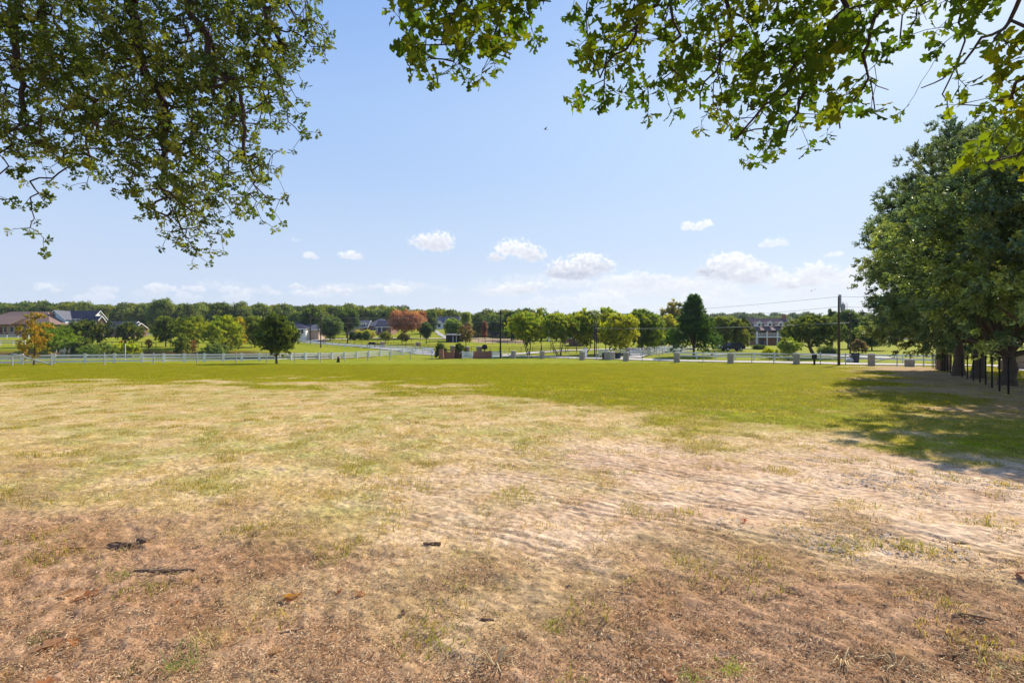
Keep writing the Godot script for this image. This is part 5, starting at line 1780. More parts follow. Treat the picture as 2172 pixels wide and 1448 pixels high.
func make_things() -> void:
	var pink := mat(0.34, 0.09, 0.13, 0.3)
	pink.clearcoat_enabled = true
	var dark := mat(0.02, 0.025, 0.04, 0.3)
	var white := mat(0.7, 0.7, 0.7, 0.3)
	car("pickup_truck", "maroon pickup truck parked behind the trunks of the light green grove", "truck", 1208, 163, PI, pink, true)
	car("parked_car", "dark car parked in the shade of the trees left of the brick house", "car", 1553, 108, 0.15, dark, false)
	car("parked_car", "white car standing behind the dark one under the trees", "car", 1546, 119, 0.1, white, false)
	# bins and boxes
	for e in [[1281.5, 80.5, 0.5, 1.0, "dark blue bin left of the low wide stone block", "bin"], [1307, 81, 0.55, 1.0, "dark bin just right of the low wide stone block", "bin"], [1313, 80.6, 0.45, 1.0, "dark bin nearest the next stone pillar, right of its twin", "bin"], [1815, 66, 0.7, 1.25, "round dark barrel behind the road, right of the slim pole", "bin"]]:
		var t := thing("waste_bin", e[4], e[5], P(e[0], e[1]))
		var b := MB.new()
		b.tube(PackedVector3Array([Vector3(0, 0, 0), Vector3(0, e[3] * 0.9, 0)]), PackedFloat32Array([e[2] * 0.55, e[2] * 0.7]), 12)
		part("body", b, t, M.plastic)
		b = MB.new()
		b.tube(PackedVector3Array([Vector3(0, e[3] * 0.9, 0), Vector3(0, e[3] * 0.97, 0), Vector3(0, e[3], 0)]), PackedFloat32Array([e[2] * 0.75, e[2] * 0.72, e[2] * 0.4]), 12)
		part("lid", b, t, M.plastic)
	for e in [[1728, 59.5, 0.72, "black letter box on a thick post before the white fence", 0.9], [1028, 94, 1.55, "black letter box mounted high beside the tan gate pillar", 1.6]]:
		var t := thing("letter_box", e[3], "letter box", P(e[0], e[1]))
		slabbox("post", t, Vector3(0, e[2] * 0.5 - 0.1, 0), Vector3(0.16, e[2] + 0.2, 0.16), M.iron)
		var b := MB.new()
		var w: float = 0.32 if e[0] > 1500 else 1.0
		b.box(Vector3(0, e[2] + 0.2, 0), Vector3(w, 0.36, 0.55))
		b.tube(PackedVector3Array([Vector3(0, e[2] + 0.38, -0.27), Vector3(0, e[2] + 0.38, 0.27)]), PackedFloat32Array([w * 0.5, w * 0.5]), 14)
		part("box", b, t, M.iron)
	# dark stump-like post before the wire fence
	var t := thing("tree_stump", "dark narrow tree stump in the grass in front of the wire fence", "stump", P(717, 77))
	var b := MB.new()
	b.tube(PackedVector3Array([Vector3(0, -0.2, 0), Vector3(0, 0.2, 0), Vector3(0.02, 0.5, 0), Vector3(-0.02, 0.85, 0)]), PackedFloat32Array([0.30, 0.22, 0.17, 0.08]), 9)
	part("stump", b, t, M.iron)
	# pale rock behind the road
	t = thing("rock", "low pale rock at the foot of the slim pole", "rock", P(1803, 66))
	b = MB.new()
	b.tube(PackedVector3Array([Vector3(-0.5, 0.15, 0), Vector3(-0.3, 0.25, 0), Vector3(0.2, 0.28, 0.05), Vector3(0.5, 0.15, 0)]), PackedFloat32Array([0.1, 0.34, 0.32, 0.1]), 9)
	part("boulder", b, t, M.cap)
	# pale bench-like table in the pasture
	t = thing("feed_trough", "dark flat feed trough on legs between the horse and the lone pillar", "trough", P(800, 134))
	slabbox("tray", t, Vector3(0, 0.85, 0), Vector3(2.0, 0.25, 0.6), M.wood_brown)
	for x in [-0.8, 0.8]: slabbox("leg", t, Vector3(x, 0.35, 0), Vector3(0.1, 0.9, 0.4), M.wood_brown)
	horse()
	for e in [[1157, 274, 60, 0.4], [1722, 617, 120, -0.2], [1729, 614, 125, 0.6]]:
		bird(e[0], e[1], e[2], e[3], {1157: "single dark bird high in the blue sky", 1722: "bird flying low above the brick house", 1729: "bird following just behind the low one"}[e[0]])


func bird(px: float, py: float, d: float, turn: float, label: String) -> void:
	var t := thing("bird", label, "bird", aim(px, py, d), turn, "birds in the sky")
	var b := MB.new()
	b.tube(PackedVector3Array([Vector3(-0.2, 0, 0), Vector3(-0.08, 0.01, 0), Vector3(0.06, 0, 0), Vector3(0.2, 0, 0)]), PackedFloat32Array([0.015, 0.05, 0.045, 0.015]), 7)
	for s in [-1.0, 1.0]:
		b.quad(Vector3(-0.1, 0, 0.03 * s), Vector3(0.06, 0, 0.03 * s), Vector3(0.04, 0.14, 0.25 * s), Vector3(-0.08, 0.14, 0.25 * s))
		b.quad(Vector3(-0.08, 0.14, 0.25 * s), Vector3(0.04, 0.14, 0.25 * s), Vector3(0.09, 0.11, 0.46 * s), Vector3(0.05, 0.11, 0.46 * s))
	b.quad(Vector3(0.18, 0, -0.01), Vector3(0.32, 0, -0.06), Vector3(0.32, 0, 0.06), Vector3(0.18, 0, 0.01))
	part("body", b, t, M.iron)


func horse() -> void:
	# a grazing horse: distance field of tapered limbs joined smoothly, meshed as surface nets
	var J := [
		[Vector3(-0.62, 1.18, 0), 0.27, Vector3(-0.1, 1.12, 0), 0.30], [Vector3(-0.1, 1.12, 0), 0.30, Vector3(0.55, 1.18, 0), 0.27],
		[Vector3(0.62, 1.25, 0), 0.20, Vector3(1.05, 0.85, 0), 0.13], [Vector3(1.05, 0.85, 0), 0.13, Vector3(1.25, 0.42, 0), 0.09], [Vector3(1.25, 0.42, 0), 0.095, Vector3(1.30, 0.10, 0), 0.055],
		[Vector3(0.5, 1.0, 0.15), 0.12, Vector3(0.52, 0.52, 0.15), 0.06], [Vector3(0.52, 0.52, 0.15), 0.055, Vector3(0.52, 0.05, 0.15), 0.045],
		[Vector3(0.5, 1.0, -0.15), 0.12, Vector3(0.66, 0.54, -0.15), 0.06], [Vector3(0.66, 0.54, -0.15), 0.055, Vector3(0.68, 0.05, -0.15), 0.045],
		[Vector3(-0.65, 1.05, 0.15), 0.19, Vector3(-0.58, 0.72, 0.16), 0.10], [Vector3(-0.58, 0.72, 0.16), 0.09, Vector3(-0.80, 0.48, 0.16), 0.06], [Vector3(-0.80, 0.48, 0.16), 0.05, Vector3(-0.76, 0.05, 0.16), 0.045],
		[Vector3(-0.65, 1.05, -0.15), 0.19, Vector3(-0.5, 0.72, -0.16), 0.10], [Vector3(-0.5, 0.72, -0.16), 0.09, Vector3(-0.66, 0.48, -0.16), 0.06], [Vector3(-0.66, 0.48, -0.16), 0.05, Vector3(-0.62, 0.05, -0.16), 0.045],
		[Vector3(-0.86, 1.25, 0), 0.05, Vector3(-1.0, 0.95, 0), 0.06], [Vector3(-1.0, 0.95, 0), 0.06, Vector3(-1.02, 0.45, 0), 0.03],
		[Vector3(1.16, 0.62, 0.05), 0.03, Vector3(1.06, 0.68, 0.09), 0.012], [Vector3(1.16, 0.62, -0.05), 0.03, Vector3(1.06, 0.68, -0.09), 0.012]]
	var cell := 0.055
	var lo := Vector3(-1.2, -0.1, -0.5)
	var nx := 50; var ny := 34; var nz_ := 19
	var val := PackedFloat32Array()
	val.resize(nx * ny * nz_)
	for k in nz_:
		for j in ny:
			for i in nx:
				var p := lo + Vector3(i, j, k) * cell
				var s := 0.0
				for b in J:
					var ab: Vector3 = b[2] - b[0]
					var q := clampf((p - b[0]).dot(ab) / ab.length_squared(), 0, 1)
					s += exp(-(p.distance_to(b[0] + ab * q) - lerpf(b[1], b[3], q)) * 26.0)
				val[(k * ny + j) * nx + i] = -log(maxf(s, 1e-12)) / 26.0
	var id := {}
	var m := MB.new()
	for k in nz_ - 1:
		for j in ny - 1:
			for i in nx - 1:
				var at := (k * ny + j) * nx + i
				var sum := Vector3.ZERO
				var n := 0
				var c := []
				for e in 8: c.append(val[at + (e & 1) + (nx if e & 2 else 0) + (nx * ny if e & 4 else 0)])
				for e in [[0, 1], [2, 3], [4, 5], [6, 7], [0, 2], [1, 3], [4, 6], [5, 7], [0, 4], [1, 5], [2, 6], [3, 7]]:
					var a: float = c[e[0]]
					var b: float = c[e[1]]
					if (a < 0) != (b < 0):
						var pa := Vector3(e[0] & 1, (e[0] >> 1) & 1, e[0] >> 2)
						var pb := Vector3(e[1] & 1, (e[1] >> 1) & 1, e[1] >> 2)
						sum += pa.lerp(pb, a / (a - b)); n += 1
				if n:
					id[at] = m.v.size()
					m.v.append(lo + (Vector3(i, j, k) + sum / n) * cell)
					m.n.append(Vector3(c[1] - c[0] + c[3] - c[2] + c[5] - c[4] + c[7] - c[6], c[2] - c[0] + c[3] - c[1] + c[6] - c[4] + c[7] - c[5], c[4] - c[0] + c[5] - c[1] + c[6] - c[2] + c[7] - c[3]).normalized())
					m.c.append(Color.WHITE)
	var st := [1, nx, nx * ny]
	for k in range(1, nz_ - 1):
		for j in range(1, ny - 1):
			for i in range(1, nx - 1):
				var at := (k * ny + j) * nx + i
				for ax in 3:
					var a := val[at]
					var b := val[at + st[ax]]
					if (a < 0) == (b < 0): continue
					var u: int = st[(ax + 1) % 3]
					var w: int = st[(ax + 2) % 3]
					var q := [at, at - u, at - u - w, at - w]
					if not (id.has(q[0]) and id.has(q[1]) and id.has(q[2]) and id.has(q[3])): continue
					var f := [id[q[0]], id[q[1]], id[q[2]], id[q[3]]]
					if a < 0: m.ix.append_array(PackedInt32Array([f[0], f[2], f[1], f[0], f[3], f[2]]))
					else: m.ix.append_array(PackedInt32Array([f[0], f[1], f[2], f[0], f[2], f[3]]))
	var t := thing("horse", "black horse grazing with its head down in the far pasture", "horse", P(789, 131), PI + 0.2)
	part("body", m, t, M.horse)


# ------------------------------------------------------------------ trees and shrubs by place
func make_trees() -> void:
	var G := Color(0.055, 0.080, 0.020)
	var D := Color(0.032, 0.050, 0.018)
	var Y := Color(0.17, 0.18, 0.018)
	var B := Color(0.085, 0.135, 0.020)
	var O := Color(0.20, 0.125, 0.02)
	# live oaks on the right
	var live := {"shape": "dome", "leaf": "fine", "col": Color(0.058, 0.084, 0.042), "warm": Color(0.155, 0.18, 0.085), "cb": 0.10, "lobes": 34, "flat": 0.55, "girth": 0.29, "stray": 0.0, "rise": 0.15, "group": "live oaks along the iron fence"}
	var lo := live.duplicate(); lo.merge({"rc": 0.44, "airy": 0.38}, true)
	tree("live_oak", "live oak nearest the bare earth, its trunk thick and dark behind the last fence posts", 2138, 23.5, 290, 560, lo)
	tree("live_oak", "live oak with a forked trunk, second in the row along the iron fence", 2076, 30, 245, 420, lo)
	tree("live_oak", "live oak whose low skirts of leaves sweep the grass, farthest left of the row", 2034, 33, 235, 345, lo)
	lo.merge({"seed": 72939, "airy": 0.6, "rc": 0.36, "lobes": 34, "cb": 0.16, "warm": Color(0.17, 0.20, 0.06)}, true)
	tree("live_oak", "live oak mostly outside the picture, its twigs filling the right edge", 2385, 13.5, 150, 960, lo)
	lo = live.duplicate(); lo.merge({"rc": 0.6, "airy": 0.7, "cb": 0.03}, true)
	tree("live_oak", "live oak at the far end of the row, hanging over the stone pillar", 2004, 42, 420, 245, lo)
	# between the field and the houses, left
	tree("maple_tree", "slender tree with orange autumn leaves and a dark trunk at the wire fence", 71, 58.5, 660, 64, {"shape": "oval", "leaf": "spray", "col": O, "warm": Color(0.13, 0.12, 0.015), "cb": 0.12, "lobes": 22, "airy": 0.22, "rc": 0.40, "girth": 0.10, "rise": 0.7})
	tree("pear_tree", "rounded dark green pear tree on a short trunk in front of the white fence", 586, 66, 666, 100, {"shape": "oval", "leaf": "spray", "col": Color(0.040, 0.056, 0.016), "warm": Color(0.10, 0.125, 0.02), "cb": 0.17, "lobes": 26, "airy": 1.25, "rc": 0.42, "girth": 0.16, "rise": 0.8})
	var mid := [
		["willow_tree", "bright green bushy willow left of the pond, behind the orange tree", 128, 106, 693, 78, {"shape": "dome", "leaf": "feather", "col": B, "warm": Color(0.14, 0.20, 0.02), "cb": 0.05}],
		["shrub_tree", "green tree behind the orange one, against the brown roof", 96, 118, 684, 48, {"shape": "dome", "leaf": "spray", "col": Color(0.09, 0.11, 0.02), "cb": 0.08}],
		["oak_tree", "wide dark tree in front of the brick wing of the pale blue house", 180, 117, 680, 84, {"shape": "round", "leaf": "spray", "col": D, "warm": Color(0.09, 0.10, 0.02), "cb": 0.12}],
		["oak_tree", "dark spreading tree on the pond bank before the garage wing", 272, 122, 685, 58, {"shape": "round", "leaf": "spray", "col": D, "warm": Color(0.08, 0.09, 0.02), "cb": 0.18}],
		["oak_tree", "small green tree standing alone right of the garage wing", 351, 122, 671, 58, {"shape": "round", "leaf": "spray", "col": Color(0.05, 0.075, 0.02), "warm": Color(0.12, 0.14, 0.03), "cb": 0.18}],
		["willow_tree", "green willow with sweeping boughs at the middle of the pond bank", 412, 118, 671, 84, {"shape": "round", "leaf": "feather", "col": Color(0.085, 0.115, 0.02), "warm": Color(0.17, 0.19, 0.02), "cb": 0.15}],
		["willow_tree", "yellow-green willow reaching down to the grass, right of the other willow", 474, 109, 667, 82, {"shape": "round", "leaf": "feather", "col": Color(0.115, 0.155, 0.018), "warm": Color(0.21, 0.23, 0.02), "cb": 0.05}],
		["maple_tree", "small orange-tinged tree squeezed between the willows and the round dark tree", 505, 116, 674, 36, {"shape": "oval", "leaf": "spray", "col": Color(0.19, 0.14, 0.015), "warm": Color(0.14, 0.14, 0.015), "cb": 0.1}],
		["oak_tree", "green tree half hidden behind the round dark pear tree", 540, 126, 671, 70, {"shape": "round", "leaf": "spray", "col": Color(0.06, 0.085, 0.02), "warm": Color(0.13, 0.15, 0.02), "cb": 0.15}],
		["shrub", "upright green shrub at the water's edge left of the fountain grass", 386, 101, 711, 38, {"shape": "vase", "leaf": "feather", "col": Color(0.075, 0.10, 0.025), "warm": Color(0.15, 0.17, 0.03), "cb": 0.0, "cat": "shrub"}],
		["fountain_grass", "mound of tall fountain grass on the pond bank under the willows", 458, 98, 728, 52, {"shape": "dome", "leaf": "feather", "col": Color(0.10, 0.135, 0.05), "cb": 0.0, "cat": "ornamental grass", "rise": 0.9}],
		["fountain_grass", "long mound of tall grass behind the white fence, left of the yellow shrub", 212, 84, 729, 66, {"shape": "dome", "leaf": "feather", "col": Color(0.10, 0.135, 0.045), "cb": 0.0, "cat": "ornamental grass", "rise": 0.9}],
		["shrub", "dark green bush rising behind the fountain grass mound", 176, 92, 718, 50, {"shape": "dome", "leaf": "spray", "col": Color(0.055, 0.075, 0.02), "cb": 0.0, "cat": "shrub"}],
		["shrub", "yellow-green shrub by the lamp post", 268, 88, 725, 54, {"shape": "dome", "leaf": "spray", "col": Color(0.16, 0.18, 0.015), "cb": 0.0, "cat": "shrub"}],
		["sapling", "thin reddish sapling on the bank below the garage wing", 258, 112, 722, 14, {"shape": "oval", "leaf": "spray", "col": Color(0.12, 0.05, 0.03), "cb": 0.2, "airy": 0.4}],
		["sapling", "thin brownish sapling on the bank between two dark trees", 315, 112, 720, 16, {"shape": "vase", "leaf": "spray", "col": Color(0.10, 0.05, 0.03), "cb": 0.2, "airy": 0.4}],
		["sapling", "thin reddish sapling near the willow trunks", 407, 110, 722, 16, {"shape": "oval", "leaf": "spray", "col": Color(0.16, 0.08, 0.04), "cb": 0.2, "airy": 0.4}],
		["oak_tree", "oak shading the low white house beside the lane", 660, 178, 651, 58, {"shape": "round", "leaf": "ball", "col": D, "warm": G, "cb": 0.2}],
		["oak_tree", "rounded oak overhanging the lane between the two poles", 700, 166, 672, 56, {"shape": "round", "leaf": "ball", "col": D, "warm": G, "cb": 0.15}],
		["oak_tree", "tall oak left of the wide house with garages", 735, 188, 653, 52, {"shape": "round", "leaf": "ball", "col": D, "warm": G, "cb": 0.2}],
		["oak_tree", "oak behind the low white house, above its roof", 632, 200, 662, 44, {"shape": "round", "leaf": "ball", "col": Color(0.045, 0.065, 0.02), "warm": G, "cb": 0.15}],
		["red_oak", "large tree with coppery red leaves beside the wide house with garages", 858, 186, 657, 78, {"shape": "round", "leaf": "ball", "col": Color(0.145, 0.060, 0.045), "warm": Color(0.21, 0.105, 0.08), "cb": 0.22, "airy": 0.8}],
		["red_oak", "smaller coppery tree pressed against the large red one", 892, 190, 661, 34, {"shape": "oval", "leaf": "ball", "col": Color(0.18, 0.075, 0.05), "cb": 0.25, "airy": 0.7}],
		["oak_tree", "dark green tree between the red tree and the twin-gabled house", 914, 226, 659, 28, {"shape": "oval", "leaf": "ball", "col": D, "warm": G, "cb": 0.1}],
		["round_tree", "small clipped ball-shaped dark tree on a bare trunk in the pasture", 904, 152, 683, 27, {"shape": "round", "stray": 0.0, "leaf": "ball", "col": Color(0.035, 0.055, 0.018), "cb": 0.28, "airy": 1.4, "rc": 0.5}],
		["crape_myrtle", "low umbrella-shaped tree in the pasture right of the horse", 817, 147, 705, 26, {"shape": "dome", "leaf": "spray", "col": Color(0.085, 0.09, 0.02), "cb": 0.35, "stems": 3, "cat": "tree"}],
		["crape_myrtle", "low dark-leaved tree in the pasture below the red tree", 856, 149, 707, 25, {"shape": "dome", "leaf": "spray", "col": Color(0.07, 0.06, 0.02), "cb": 0.35, "stems": 2, "cat": "tree"}],
		["shrub", "first of three round shrubs in front of the garage doors", 748, 172, 703, 16, {"shape": "dome", "leaf": "ball", "col": D, "cb": 0.05, "cat": "shrub"}],
		["shrub", "middle of three round shrubs in front of the garage doors", 763, 173, 704, 12, {"shape": "dome", "leaf": "ball", "col": D, "cb": 0.05, "cat": "shrub"}],
		["shrub", "last and tallest of three round shrubs in front of the garage doors", 777, 172, 701, 16, {"shape": "dome", "leaf": "ball", "col": G, "cb": 0.05, "cat": "shrub"}],
		["bare_tree", "sparse purple-brown tree with a forked trunk behind the brick gate", 988, 128, 688, 34, {"shape": "vase", "leaf": "spray", "col": Color(0.10, 0.055, 0.055), "warm": Color(0.11, 0.10, 0.03), "cb": 0.3, "airy": 0.6, "bark": M.bark_pale}],
		["oak_tree", "leafy green tree over the dark horse shed", 963, 172, 677, 42, {"shape": "round", "leaf": "ball", "col": Color(0.07, 0.10, 0.02), "cb": 0.15}],
		["oak_tree", "tall yellow-green tree behind the horse shed", 989, 192, 661, 26, {"shape": "oval", "leaf": "ball", "col": Color(0.11, 0.13, 0.02), "cb": 0.15}],
		["oak_tree", "dark tree right of the tall yellow-green one", 1016, 205, 667, 36, {"shape": "round", "leaf": "ball", "col": D, "warm": G, "cb": 0.2}],
		["red_oak", "tiny red-leaved tree at the back of the riding ring", 1028, 196, 680, 14, {"shape": "oval", "leaf": "ball", "col": Color(0.12, 0.05, 0.035), "cb": 0.1}],
		["oak_tree", "dark tree behind the tall corner pole", 1050, 218, 669, 44, {"shape": "round", "leaf": "ball", "col": D, "warm": G, "cb": 0.1}],
		["oak_tree", "large dark oak between the corner pole and the light green grove", 1085, 186, 661, 50, {"shape": "round", "leaf": "ball", "col": D, "warm": G, "cb": 0.05}],
		["oak_tree", "dark oak rising behind the start of the light green grove", 1117, 178, 657, 44, {"shape": "round", "leaf": "ball", "col": D, "warm": G, "cb": 0.05}],
		["box_elder", "yellow-green tree leaning left at the start of the grove", 1124, 99, 662, 92, {"shape": "round", "leaf": "spray", "col": Y, "warm": B, "cb": 0.3, "stems": 3, "lean": Vector3(-1.2, 0, 0), "airy": 0.8, "girth": 0.10}],
		["box_elder", "tall airy tree in the grove with a wispy top", 1148, 103, 653, 42, {"shape": "oval", "leaf": "spray", "col": B, "warm": Y, "cb": 0.3, "airy": 0.5, "girth": 0.09}],
		["box_elder", "yellow-green tree with several thin trunks in the middle of the grove", 1186, 98, 663, 90, {"shape": "round", "leaf": "spray", "col": Y, "warm": B, "cb": 0.3, "stems": 4, "airy": 0.85, "girth": 0.09}],
		["box_elder", "light green tree left of the pole in the grove", 1238, 101, 655, 80, {"shape": "round", "leaf": "spray", "col": Color(0.12, 0.15, 0.018), "warm": Y, "cb": 0.2, "stems": 2, "airy": 0.9, "girth": 0.10}],
		["box_elder", "airy green tree right of the pole in the grove", 1285, 104, 652, 74, {"shape": "oval", "leaf": "spray", "col": Color(0.11, 0.14, 0.018), "warm": Y, "cb": 0.2, "airy": 0.75, "girth": 0.10}],
		["box_elder", "brightest yellow-green tree with broad leaves near the stone block", 1314, 95, 664, 92, {"shape": "round", "leaf": "spray", "col": Color(0.22, 0.22, 0.018), "warm": Color(0.15, 0.17, 0.018), "cb": 0.16, "stems": 2, "girth": 0.12}],
		["oak_tree", "dense green tree with a dark underside at the right end of the grove", 1362, 106, 654, 94, {"shape": "round", "leaf": "spray", "col": Color(0.06, 0.09, 0.018), "warm": Color(0.13, 0.16, 0.018), "cb": 0.12, "airy": 1.2}],
		["shrub_tree", "small bright green tree at the edge of the dense one", 1388, 104, 684, 36, {"shape": "round", "leaf": "spray", "col": Color(0.13, 0.17, 0.018), "cb": 0.2}],
		["sycamore_tree", "tall airy tree with pale brownish leaves behind the cypress", 1431, 132, 637, 60, {"shape": "oval", "leaf": "spray", "col": Color(0.11, 0.11, 0.035), "warm": Color(0.18, 0.16, 0.06), "cb": 0.3, "airy": 0.55}],
		["shrub_tree", "yellowish young tree between the airy tree and the cypress", 1420, 124, 670, 38, {"shape": "oval", "leaf": "spray", "col": Color(0.17, 0.17, 0.03), "cb": 0.15, "airy": 0.7}],
		["cypress_tree", "tall cone-shaped deep green cypress beside the road", 1472, 86, 624, 128, {"shape": "cone", "leaf": "feather", "col": Color(0.028, 0.060, 0.020), "warm": Color(0.06, 0.115, 0.018), "cb": 0.08, "lobes": 34, "airy": 1.3, "rise": 0.3}],
		["oak_tree", "soft green tree right of the cypress, over the parked cars", 1532, 116, 672, 54, {"shape": "oval", "leaf": "spray", "col": Color(0.07, 0.09, 0.025), "warm": Color(0.12, 0.14, 0.03), "cb": 0.15}],
		["oak_tree", "tree with bare lower trunk next to the brick house", 1566, 112, 679, 40, {"shape": "oval", "leaf": "spray", "col": Color(0.06, 0.08, 0.022), "warm": Color(0.13, 0.14, 0.03), "cb": 0.18}],
		["oak_tree", "darker round tree touching the corner of the brick house", 1580, 138, 676, 34, {"shape": "round", "leaf": "spray", "col": D, "warm": Color(0.08, 0.09, 0.02), "cb": 0.1}],
		["live_oak", "broad live oak with a forked trunk on the lawn before the brick house", 1728, 80, 667, 124, {"shape": "dome", "leaf": "spray", "col": Color(0.040, 0.058, 0.020), "warm": Color(0.10, 0.115, 0.03), "cb": 0.28, "lobes": 28, "airy": 1.2, "stems": 2, "girth": 0.26}],
		["live_oak", "smaller live oak hiding the right half of the brick house porch", 1677, 100, 690, 44, {"shape": "round", "leaf": "spray", "col": Color(0.045, 0.062, 0.02), "warm": Color(0.10, 0.115, 0.03), "cb": 0.1}],
		["crape_myrtle", "small pale green tree on a thin trunk before the brick house", 1673, 72, 717, 46, {"shape": "round", "leaf": "spray", "col": Color(0.10, 0.13, 0.03), "warm": Color(0.19, 0.21, 0.06), "cb": 0.25, "rc": 0.35, "girth": 0.06, "cat": "tree"}],
		["shrub", "bright yellow-green low shrub behind the road fence", 1636, 78, 741, 50, {"shape": "dome", "leaf": "feather", "col": Color(0.19, 0.21, 0.012), "cb": 0.0, "cat": "shrub"}],
		["hedge", "clipped dark hedge at the foot of the brick house", 1609, 122, 732, 30, {"shape": "dome", "leaf": "ball", "col": D, "cb": 0.0, "cat": "hedge"}],
		["shrub", "dark low shrubs between the live oak and the transformer pole", 1757, 88, 737, 40, {"shape": "dome", "leaf": "ball", "col": D, "cb": 0.0, "cat": "shrub"}],
		["pine_tree", "dark knobbly pine top rising left of the transformer pole", 1763, 165, 656, 22, {"shape": "oval", "leaf": "ball", "col": D, "cb": 0.3, "airy": 0.7}],
		["oak_tree", "large dark tree behind the transformer pole", 1800, 125, 655, 76, {"shape": "round", "leaf": "ball", "col": Color(0.038, 0.058, 0.022), "warm": G, "cb": 0.1}],
		["oak_tree", "dark tree between the transformer pole and the live oaks' skirts", 1850, 112, 672, 60, {"shape": "round", "leaf": "ball", "col": Color(0.042, 0.062, 0.024), "warm": G, "cb": 0.1}],
		["crape_myrtle", "pinkish flowering shrub behind the slim pole", 1822, 98, 721, 28, {"shape": "dome", "leaf": "spray", "col": Color(0.13, 0.085, 0.075), "warm": Color(0.06, 0.075, 0.03), "cb": 0.05, "cat": "shrub"}],
		["shrub", "dark rounded shrub with arching leaves left of the brick gate pillar", 934, 92, 729, 27, {"shape": "dome", "leaf": "feather", "col": Color(0.035, 0.055, 0.018), "cb": 0.0, "cat": "shrub", "airy": 1.4}],
		["shrub", "dark rounded shrub in the middle of the brick gate", 974, 95, 729, 26, {"shape": "dome", "leaf": "feather", "col": Color(0.040, 0.062, 0.018), "cb": 0.0, "cat": "shrub", "airy": 1.4}],
		["yaupon_tree", "green shrubby tree behind the fence at the far end of the grove", 1390, 118, 712, 40, {"shape": "round", "leaf": "spray", "col": G, "cb": 0.1}],
		["shrub", "low yellowish planting behind the three round shrubs by the garages", 770, 186, 703, 60, {"shape": "dome", "leaf": "ball", "col": Color(0.13, 0.13, 0.03), "cb": 0.0, "cat": "shrub"}],
	]
	for e in mid: tree(e[0], e[1], e[2], e[3], e[4], e[5], e[6])
	# plumes of pampas grass
	var t := thing("pampas_grass", "cream plumes of pampas grass left of the pond bank shrubs", "ornamental grass", P(128, 90))
	rng.seed = 77
	for i in 9:
		var b := MB.new()
		var x := rng.randf_range(-1.6, 1.5)
		var h := rng.randf_range(1.0, 1.6)
		b.tube(PackedVector3Array([Vector3(x, 0, 0), Vector3(x + 0.05, h, 0), Vector3(x + 0.1, h + 0.35, 0), Vector3(x + 0.16, h + 0.75, 0)]), PackedFloat32Array([0.02, 0.04, 0.14, 0.03]), 7)
		part("plume", b, t, mat(0.62, 0.52, 0.34, 0.9))
	# the front trees of the far woods, one by one
	rng.seed = 99
	var names := ["dark round-headed oak", "mid-green oak", "bluish green oak", "olive green oak"]
	var cols := [D, Color(0.055, 0.08, 0.022), Color(0.040, 0.065, 0.035), Color(0.085, 0.095, 0.025)]
	var spots := [[8, 232, 646, 60, 1, "directly above the left end of the ranch roof"], [48, 236, 641, 62, 1, "above the peak of the ranch roof"], [92, 236, 643, 58, 0, "between the ranch roof and the pale blue gable"], [138, 240, 644, 62, 3, "above the pale blue gable"], [180, 238, 640, 60, 1, "above the white end of the pale blue house"], [222, 236, 646, 50, 3, "above the brick wing"], [258, 230, 650, 46, 0, "above the garage wing"],
		[298, 222, 645, 58, 2, "right of the garage wing roof"], [345, 218, 633, 70, 1, "tallest behind the lone small tree"], [395, 216, 645, 60, 0, "behind the left willow"], [430, 228, 655, 40, 3, "in the dip between the willows"], [470, 212, 640, 62, 0, "behind the yellow-green willow"], [510, 214, 640, 60, 2, "above the small orange tree"], [555, 222, 643, 64, 1, "behind the round dark pear tree"], [600, 226, 648, 60, 2, "above the low white house"],
		[770, 238, 655, 50, 0, "behind the dormers of the wide house"], [800, 240, 655, 54, 2, "behind the ridge of the wide house"], [830, 242, 652, 44, 1, "left of the red tree's top"], [1100, 215, 658, 46, 2, "behind the start of the grove"], [1180, 200, 662, 60, 0, "behind the middle of the grove"], [1225, 205, 661, 56, 2, "behind the hidden grey house"],
		[1512, 150, 674, 46, 2, "just right of the cypress, farther back"], [1550, 160, 672, 44, 3, "behind the two parked cars"], [1400, 170, 690, 40, 2, "behind the bright edge of the grove"]]
	for e in spots:
		tree("oak_tree", "%s in the wood edge, %s" % [names[e[4]], e[5]], e[0], e[1], e[2], e[3], {"shape": "dome", "leaf": "ball", "col": cols[e[4]], "warm": Color(0.10, 0.115, 0.03), "cb": 0.08, "group": "oaks along the edge of the far wood", "airy": 0.8})
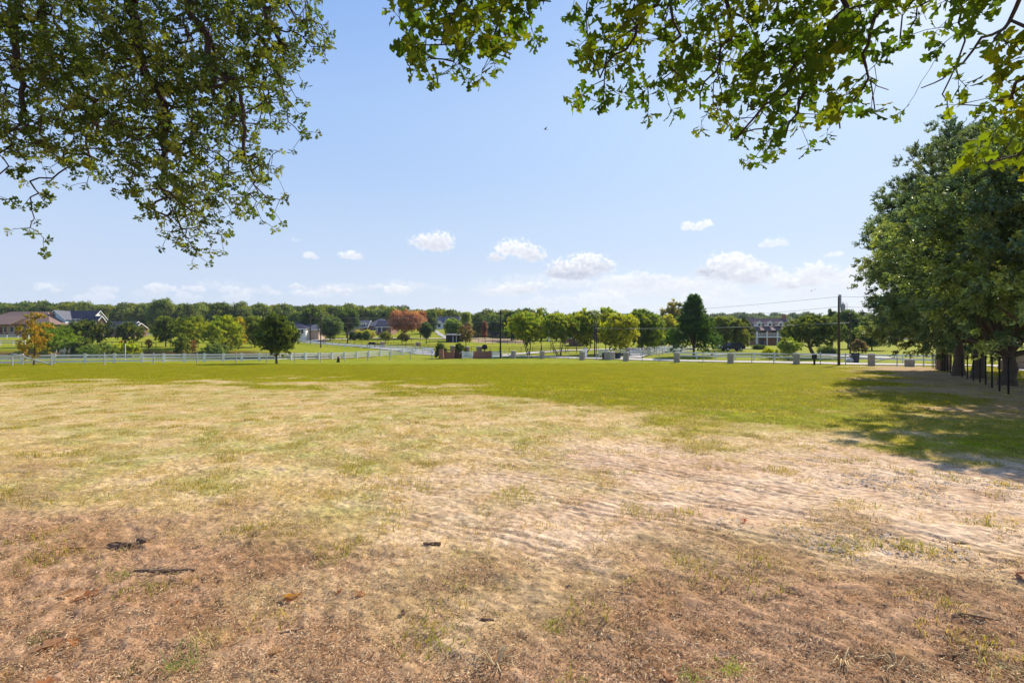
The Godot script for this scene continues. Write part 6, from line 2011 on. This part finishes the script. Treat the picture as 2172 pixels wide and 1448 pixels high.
	woods("woodland", "dense green wood covering the hill behind the houses on the left", [[-500, 1120, 268, 300, 120, 11.0], [-500, 1120, 300, 345, 150, 11.0], [-500, 1000, 345, 440, 150, 11.0]], [Color(0.15, 0.19, 0.03), Color(0.19, 0.23, 0.025), Color(0.12, 0.16, 0.04), Color(0.22, 0.235, 0.03)])
	woods("woodland", "hazy wooded ridge on the skyline beyond the brick house", [[980, 2400, 300, 420, 200, 10.0], [1000, 2500, 440, 560, 220, 13.0], [1100, 2600, 560, 640, 200, 14.0]], [Color(0.12, 0.165, 0.07), Color(0.13, 0.175, 0.08), Color(0.15, 0.18, 0.065)])


func _ready() -> void:
	var cam := Camera3D.new()
	cam.name = "camera"
	cam.position = Vector3(0, EYE, 0)
	cam.fov = rad_to_deg(2.0 * atan(724.0 / F))
	cam.near = 0.1
	cam.far = 6000.0
	cam.current = true
	add_child(cam)
	nz.noise_type = FastNoiseLite.TYPE_SIMPLEX_SMOOTH
	nz.frequency = 0.05
	nz.fractal_octaves = 2
	nz.seed = 5
	nz2.noise_type = FastNoiseLite.TYPE_SIMPLEX_SMOOTH
	nz2.frequency = 0.02
	nz2.fractal_octaves = 4
	nz2.seed = 9
	var we := WorldEnvironment.new()
	we.name = "world_environment"
	var env := Environment.new()
	env.background_mode = Environment.BG_SKY
	env.tonemap_mode = Environment.TONE_MAPPER_LINEAR
	env.tonemap_exposure = 1.55
	env.fog_enabled = true
	env.fog_density = 0.00014
	env.fog_light_color = Color(0.86, 0.92, 1.0)
	env.sdfgi_enabled = true
	env.ssao_enabled = true
	env.ssil_enabled = true
	var pan := PanoramaSkyMaterial.new()
	pan.panorama = ImageTexture.create_from_image(make_sky())
	var sky := Sky.new()
	sky.sky_material = pan
	env.background_energy_multiplier = 0.76
	env.sky = sky
	we.environment = env
	add_child(we)
	var sun := DirectionalLight3D.new()
	sun.name = "sun"
	sun.light_energy = 1.6
	sun.light_color = Color(1.0, 0.955, 0.87)
	sun.light_angular_distance = 0.5
	sun.shadow_enabled = true
	add_child(sun)
	sun.rotation_degrees = Vector3(-37, 180.0 - 40.0, 0)

	make_materials()
	M.bark_near = M.twig
	make_clumps()
	make_ground()
	make_roads()
	make_houses()
	make_fences()
	make_poles()
	make_things()
	make_trees()
	overhang()
	make_grass()
	litter_things()
